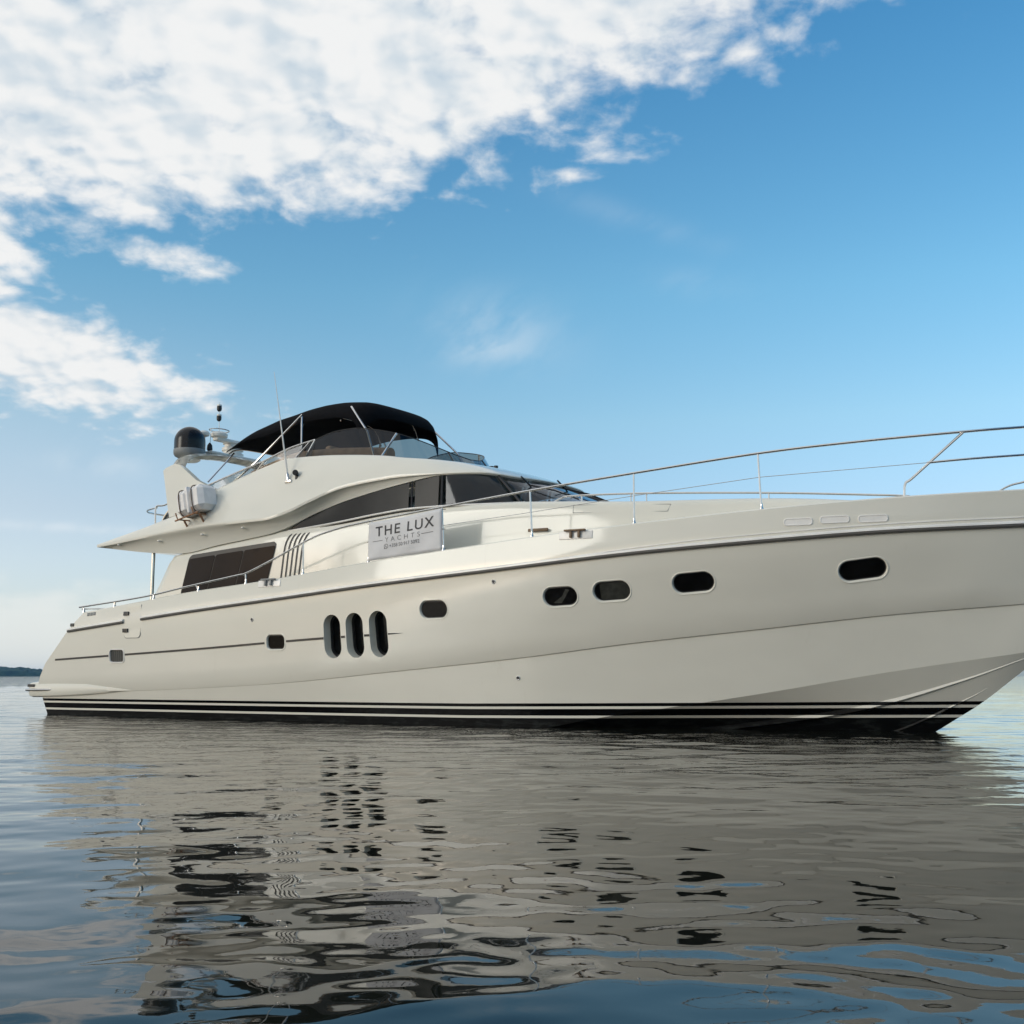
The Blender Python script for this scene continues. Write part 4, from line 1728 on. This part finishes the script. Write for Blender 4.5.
def deck_rail():
    mb = MB()
    mb.tube([W(p) for p in RTC], 0.021, 8)
    # port side: as far as the foredeck
    port = [p for p in RTC if p[0] < 15.6]
    end = port[-1]
    port += [(end[0] + 0.25, end[1] - 0.05, end[2] - 0.03), (end[0] + 0.42, end[1] - 0.09, end[2] - 0.2), (end[0] + 0.5, end[1] - 0.1, 3.36)]
    mb.tube([(p[0], p[1], p[2]) for p in port], 0.021, 8)
    rail = mb.build('deck_rail', M['steel'], yacht)
    tag(rail, 'polished steel rail running along the side deck to the bow')

    def post(top, foot, r=0.017, name='stanchion', mat='steel'):
        mb = MB()
        mb.tube([W(foot), W(top)], r, 8)
        mb.lathe([(0.035, 0), (0.035, 0.02), (0.022, 0.05), (0.022, 0.10), (r, 0.105)], W(foot), 10)
        mb.build(name, M[mat], rail)
    for X in (1.45, 2.55, 3.88, 5.30, 6.72, 8.30, 9.98, 11.73, 13.58, 15.47, 17.55):
        t = rail_at(X)
        b = BUL.at(X)
        post(t, (X, b[1] - 0.05, b[2] + 0.01))
        if X < 15.6:
            post((t[0], -t[1], t[2]), (X, -(b[1] - 0.05), b[2] + 0.01))
    # slanted pulpit stanchion
    mb = MB()
    mb.tube([W(p) for p in catmull([(19.62, 1.44, 3.5), (19.62, 1.44, 3.68), (19.64, 1.43, 3.80), (19.72, 1.40, 3.86), (20.0, 1.31, 4.12), (20.45, 1.15, 4.54)], 5)], 0.02, 8)
    mb.build('stanchion', M['steel'], rail)
    # wire lifeline, and the tube that takes over in the pulpit
    mb = MB()
    wire = [(11.73, 2.69, 3.57), (13.56, 2.6, 3.68), (15.48, 2.42, 3.83), (17.54, 2.06, 4.0), (19.95, 1.33, 4.10)]
    for a, b in zip(wire[:-1], wire[1:]):
        mb.tube([W(a), W(b)], 0.0055, 6)
    mb.build('lifeline', M['steel'], rail)
    mb = MB()
    mb.tube([W(p) for p in catmull([(19.95, 1.33, 4.10), (20.5, 1.12, 4.135), (21.25, 0.80, 4.17), (22.1, 0.4, 4.21), (22.6, 0.0, 4.23)], 6)], 0.018, 8)
    mb.build('pulpit_tube', M['steel'], rail)
    # port pulpit leg rising out of the deck
    mb = MB()
    mb.tube([W(p) for p in catmull([(20.15, -1.1, 3.72), (20.6, -0.95, 3.96), (20.95, -0.85, 4.02), (21.5, -0.7, 4.12), (22.3, -0.3, 4.2), (22.6, 0, 4.23)], 6)], 0.018, 8)
    mb.build('pulpit_tube', M['steel'], rail)
    # short return tube at the stern
    mb = MB()
    mb.tube([W((1.32, 2.58, 2.39)), W((1.9, 2.2, 2.40)), W((2.0, 1.2, 2.41))], 0.016, 8)
    both(mb)
    mb.build('stern_tube', M['steel'], rail)


deck_rail()


# low grab rail on the coachroof
def grab_rail():
    mb = MB()
    pts = catmull([(13.38, 1.60, 3.98), (13.55, 1.58, 4.05), (13.8, 1.56, 4.075), (15.2, 1.44, 4.02), (17.3, 1.10, 3.89), (18.9, 0.80, 3.76), (19.35, 0.70, 3.72), (19.5, 0.66, 3.69), (19.62, 0.62, 3.58)], 6)
    mb.tube([W(p) for p in pts], 0.018, 8)
    g = mb.build('coachroof_grab_rail', M['steel'], yacht)
    for X in (14.0, 15.05, 15.35, 17.4):
        j = min(range(len(pts)), key=lambda q: abs(pts[q][0] - X))
        mb = MB()
        mb.tube([W((pts[j][0], pts[j][1], SHO.at(X)[2] - 0.02)), W(pts[j])], 0.015, 8)
        mb.build('rail_foot', M['steel'], g)


grab_rail()


# mooring cleats in pale pockets on the bulwark top, a brown handle on the coachroof side
def cleats():
    for X, dark in ((7.45, False), (14.45, True)):
        b = BUL.at(X)
        p, n, t, u = frame_at(hull_bvh, X, b[2] - 0.06)
        rot = Matrix((t, n, u)).transposed()
        mb = MB()
        mb.box(p + n * 0.002, (0.31, 0.008, 0.07), rot, 0.006)
        both(mb)
        pk = mb.build('cleat_pocket', M['trim'], yacht)
        mb = MB()
        mb.box(p + n * 0.05 + u * 0.075, (0.20, 0.022, 0.016), rot, 0.008)
        mb.box(p + n * 0.04 + t * 0.075 + u * 0.01, (0.022, 0.02, 0.06), rot, 0.006)
        mb.box(p + n * 0.04 - t * 0.075 + u * 0.01, (0.022, 0.02, 0.06), rot, 0.006)
        both(mb)
        mb.build('cleat', M['teak'] if dark else M['grey_plastic'], pk)
    p, n, t, u = frame_at(house_bvh, 13.25, 3.46)
    rot = Matrix((t, n, u)).transposed()
    mb = MB()
    mb.box(p + n * 0.05, (0.20, 0.02, 0.028), rot, 0.012)
    both(mb)
    mb.build('step_handle', M['teak'], yacht)
    # access hatch outline on the coachroof side
    mb = MB()
    ol = [(13.9, 3.88), (15.7, 3.78), (15.65, 3.66), (13.9, 3.74)]
    pts = [on_side(house_bvh, X, z, 0.003)[0] for X, z in ol]
    for a, b in zip(pts, pts[1:] + pts[:1]):
        mb.tube([a, b], 0.005, 4)
    both(mb)
    mb.build('hatch_seam', M['grey_plastic'], yacht)


cleats()


# ------------------------------------------------------------------ life raft canister
def life_raft():
    root = bpy.data.objects.new('life_raft', None)
    COL.objects.link(root)
    C = Vector(W((4.86, 2.42, 4.60)))
    root.location = C - Vector((0, 0, 0.33))
    tag(root, 'white life raft canister strapped in a rusty cradle on the flybridge side', 'life raft')
    o = Vector((0, 0, 0.33))
    mb = MB()
    for s in (-1, 1):
        mb.box(o + Vector((s * 0.215, 0, 0)), (0.20, 0.27, 0.28), None, 0.10, 1)
    mb.box(o, (0.04, 0.285, 0.295), None, 0.03)
    tilt = Matrix.Rotation(R(-12), 3, 'Y')
    mb.v = [tuple(o + tilt @ (Vector(v) - o)) for v in mb.v]
    mb.build('canister', M['raft'], root, sharp=25)
    for X in (-0.24, 0.16):
        mb = MB()
        ring = [Vector((X, 0.293 * x, 0.303 * y)) for x, y in [(math.copysign(abs(math.cos(R(a))) ** 0.5, math.cos(R(a))), math.copysign(abs(math.sin(R(a))) ** 0.5, math.sin(R(a)))) for a in range(0, 361, 10)]]
        mb.tube([o + tilt @ v for v in ring], 0.012, 6, caps=False)
        mb.build('strap', M['strap'], root)
    mb = MB()
    for X in (-0.28, 0.22):
        pts = [Vector((X, 0.25, -0.02)), Vector((X, -0.28, -0.04)), Vector((X, -0.32, 0.10))]
        mb.tube([tilt @ p + Vector((0, 0, 0.02)) for p in pts], 0.016, 6)
        mb.tube([tilt @ Vector((X, -0.1, -0.02)), tilt @ Vector((X, 0.0, -0.02)) + Vector((0, 0.05, -0.2))], 0.022, 6)
    mb.tube([tilt @ Vector((-0.38, -0.26, -0.02)), tilt @ Vector((0.34, -0.26, -0.02))], 0.018, 6)
    mb.build('cradle', M['rust'], root)


life_raft()


# ------------------------------------------------------------------ banner on the rail
def banner():
    root = bpy.data.objects.new('banner', None)
    COL.objects.link(root)
    X0, X1 = 10.0, 11.715
    zt0, zt1, zb0, zb1 = 3.735, 3.885, 3.01, 3.12
    root.location = W((10.85, 2.74, 3.06))
    tag(root, 'pale grey vinyl banner with dark lettering tied between two rail stanchions', 'banner')
    base = Vector(root.location)

    def P(u, v, off=0.0):
        """u 0..1 along, v 0..1 up; gentle billow"""
        X = X0 + (X1 - X0) * u
        lo = zb0 + (zb1 - zb0) * u
        hi = zt0 + (zt1 - zt0) * u - 0.02 * math.sin(math.pi * u)
        S = 2.735 - 0.025 * u + 0.022 * math.sin(math.pi * u) * math.sin(math.pi * v) + 0.007 * math.sin(11 * u + 5 * v) * (0.4 + v) + 0.006 * math.sin(17 * u - 9 * v + 1) * (1 - v)
        return Vector(W((X, S + off, lo + (hi - lo) * v))) - base
    mb = MB()
    mb.grid([[P(i / 24, j / 12) for j in range(13)] for i in range(25)])
    mb.build('sheet', M['banner'], root, solid=0.004, offset=0.0)
    mb = MB()
    for u in (0.0, 1.0):
        for v in (0.03, 0.5, 0.97):
            p = P(u, v)
            mb.tube([p, p + Vector(((-0.05 if u == 0 else 0.06), 0.03, 0.0))], 0.006, 5)
    mb.build('cable_tie', M['black'], root)

    def text(s, u0, u1, v0, v1, name, mat, off=0.006, bold=0.0, spacing=1.0):
        cu = bpy.data.curves.new('lettering', 'FONT')
        cu.body = s
        cu.size = 1.0
        cu.space_character = spacing
        cu.offset = bold
        to = bpy.data.objects.new('lettering_curve', cu)
        COL.objects.link(to)
        dg = bpy.context.evaluated_depsgraph_get()
        dg.update()
        me = bpy.data.meshes.new_from_object(to.evaluated_get(dg))
        bpy.data.objects.remove(to, do_unlink=True)
        bm = bmesh.new()
        bm.from_mesh(me)
        bmesh.ops.subdivide_edges(bm, edges=[e for e in bm.edges if e.calc_length() > 0.25], cuts=3)
        bmesh.ops.triangulate(bm, faces=bm.faces[:])
        xs = [v.co.x for v in bm.verts]
        ys = [v.co.y for v in bm.verts]
        ax, bx, ay, by = min(xs), max(xs), min(ys), max(ys)
        for v in bm.verts:
            u = u0 + (u1 - u0) * (v.co.x - ax) / (bx - ax)
            w = v0 + (v1 - v0) * (v.co.y - ay) / (by - ay)
            v.co = P(u, w, off)
        bm.to_mesh(me)
        bm.free()
        me.name = name
        me.materials.clear()
        me.materials.append(mat)
        o = bpy.data.objects.new(name, me)
        COL.objects.link(o)
        o.parent = root
        return o
    text('THE', 0.10, 0.45, 0.605, 0.86, 'title_lettering', M['ink'], bold=0.012, spacing=1.22)
    text('LUX', 0.545, 0.90, 0.605, 0.86, 'title_lettering', M['ink'], bold=0.012, spacing=1.22)
    text('YACHTS', 0.24, 0.715, 0.425, 0.545, 'subtitle_lettering', M['ink_grey'], bold=-0.010, spacing=1.7)
    for w, a, b in (('+358', 0.30, 0.412), ('50', 0.43, 0.485), ('917', 0.503, 0.582), ('5092', 0.60, 0.71)):
        text(w, a, b, 0.27, 0.36, 'phone_lettering', M['ink_grey'], bold=0.004)
    mb = MB()
    for u0, u1 in ((0.065, 0.205), (0.735, 0.885)):
        mb.grid([[P(u0 + (u1 - u0) * i / 6, 0.478, 0.006), P(u0 + (u1 - u0) * i / 6, 0.492, 0.006)] for i in range(7)])
    mb.build('rule_line', M['ink_grey'], root, smooth=False)
    # round handset emblem beside the number
    mb = MB()
    rows = []
    for i in range(33):
        a = 2 * math.pi * i / 32
        rows.append([P(0.255 + 0.028 * math.cos(a) * k, 0.315 + 0.062 * math.sin(a) * k, 0.006) for k in (1.0, 0.80)])
    mb.grid(rows)
    mb.add([P(0.231, 0.288, 0.006), P(0.226, 0.243, 0.006), P(0.246, 0.262, 0.006)], [(0, 1, 2)])
    hs = [(0.243, 0.338), (0.247, 0.345), (0.251, 0.325), (0.262, 0.300), (0.268, 0.295), (0.266, 0.282), (0.255, 0.292), (0.246, 0.312)]
    mb.add([P(u, v, 0.006) for u, v in hs], [tuple(range(len(hs)))])
    mb.build('handset_emblem', M['ink_grey'], root, smooth=False)


banner()
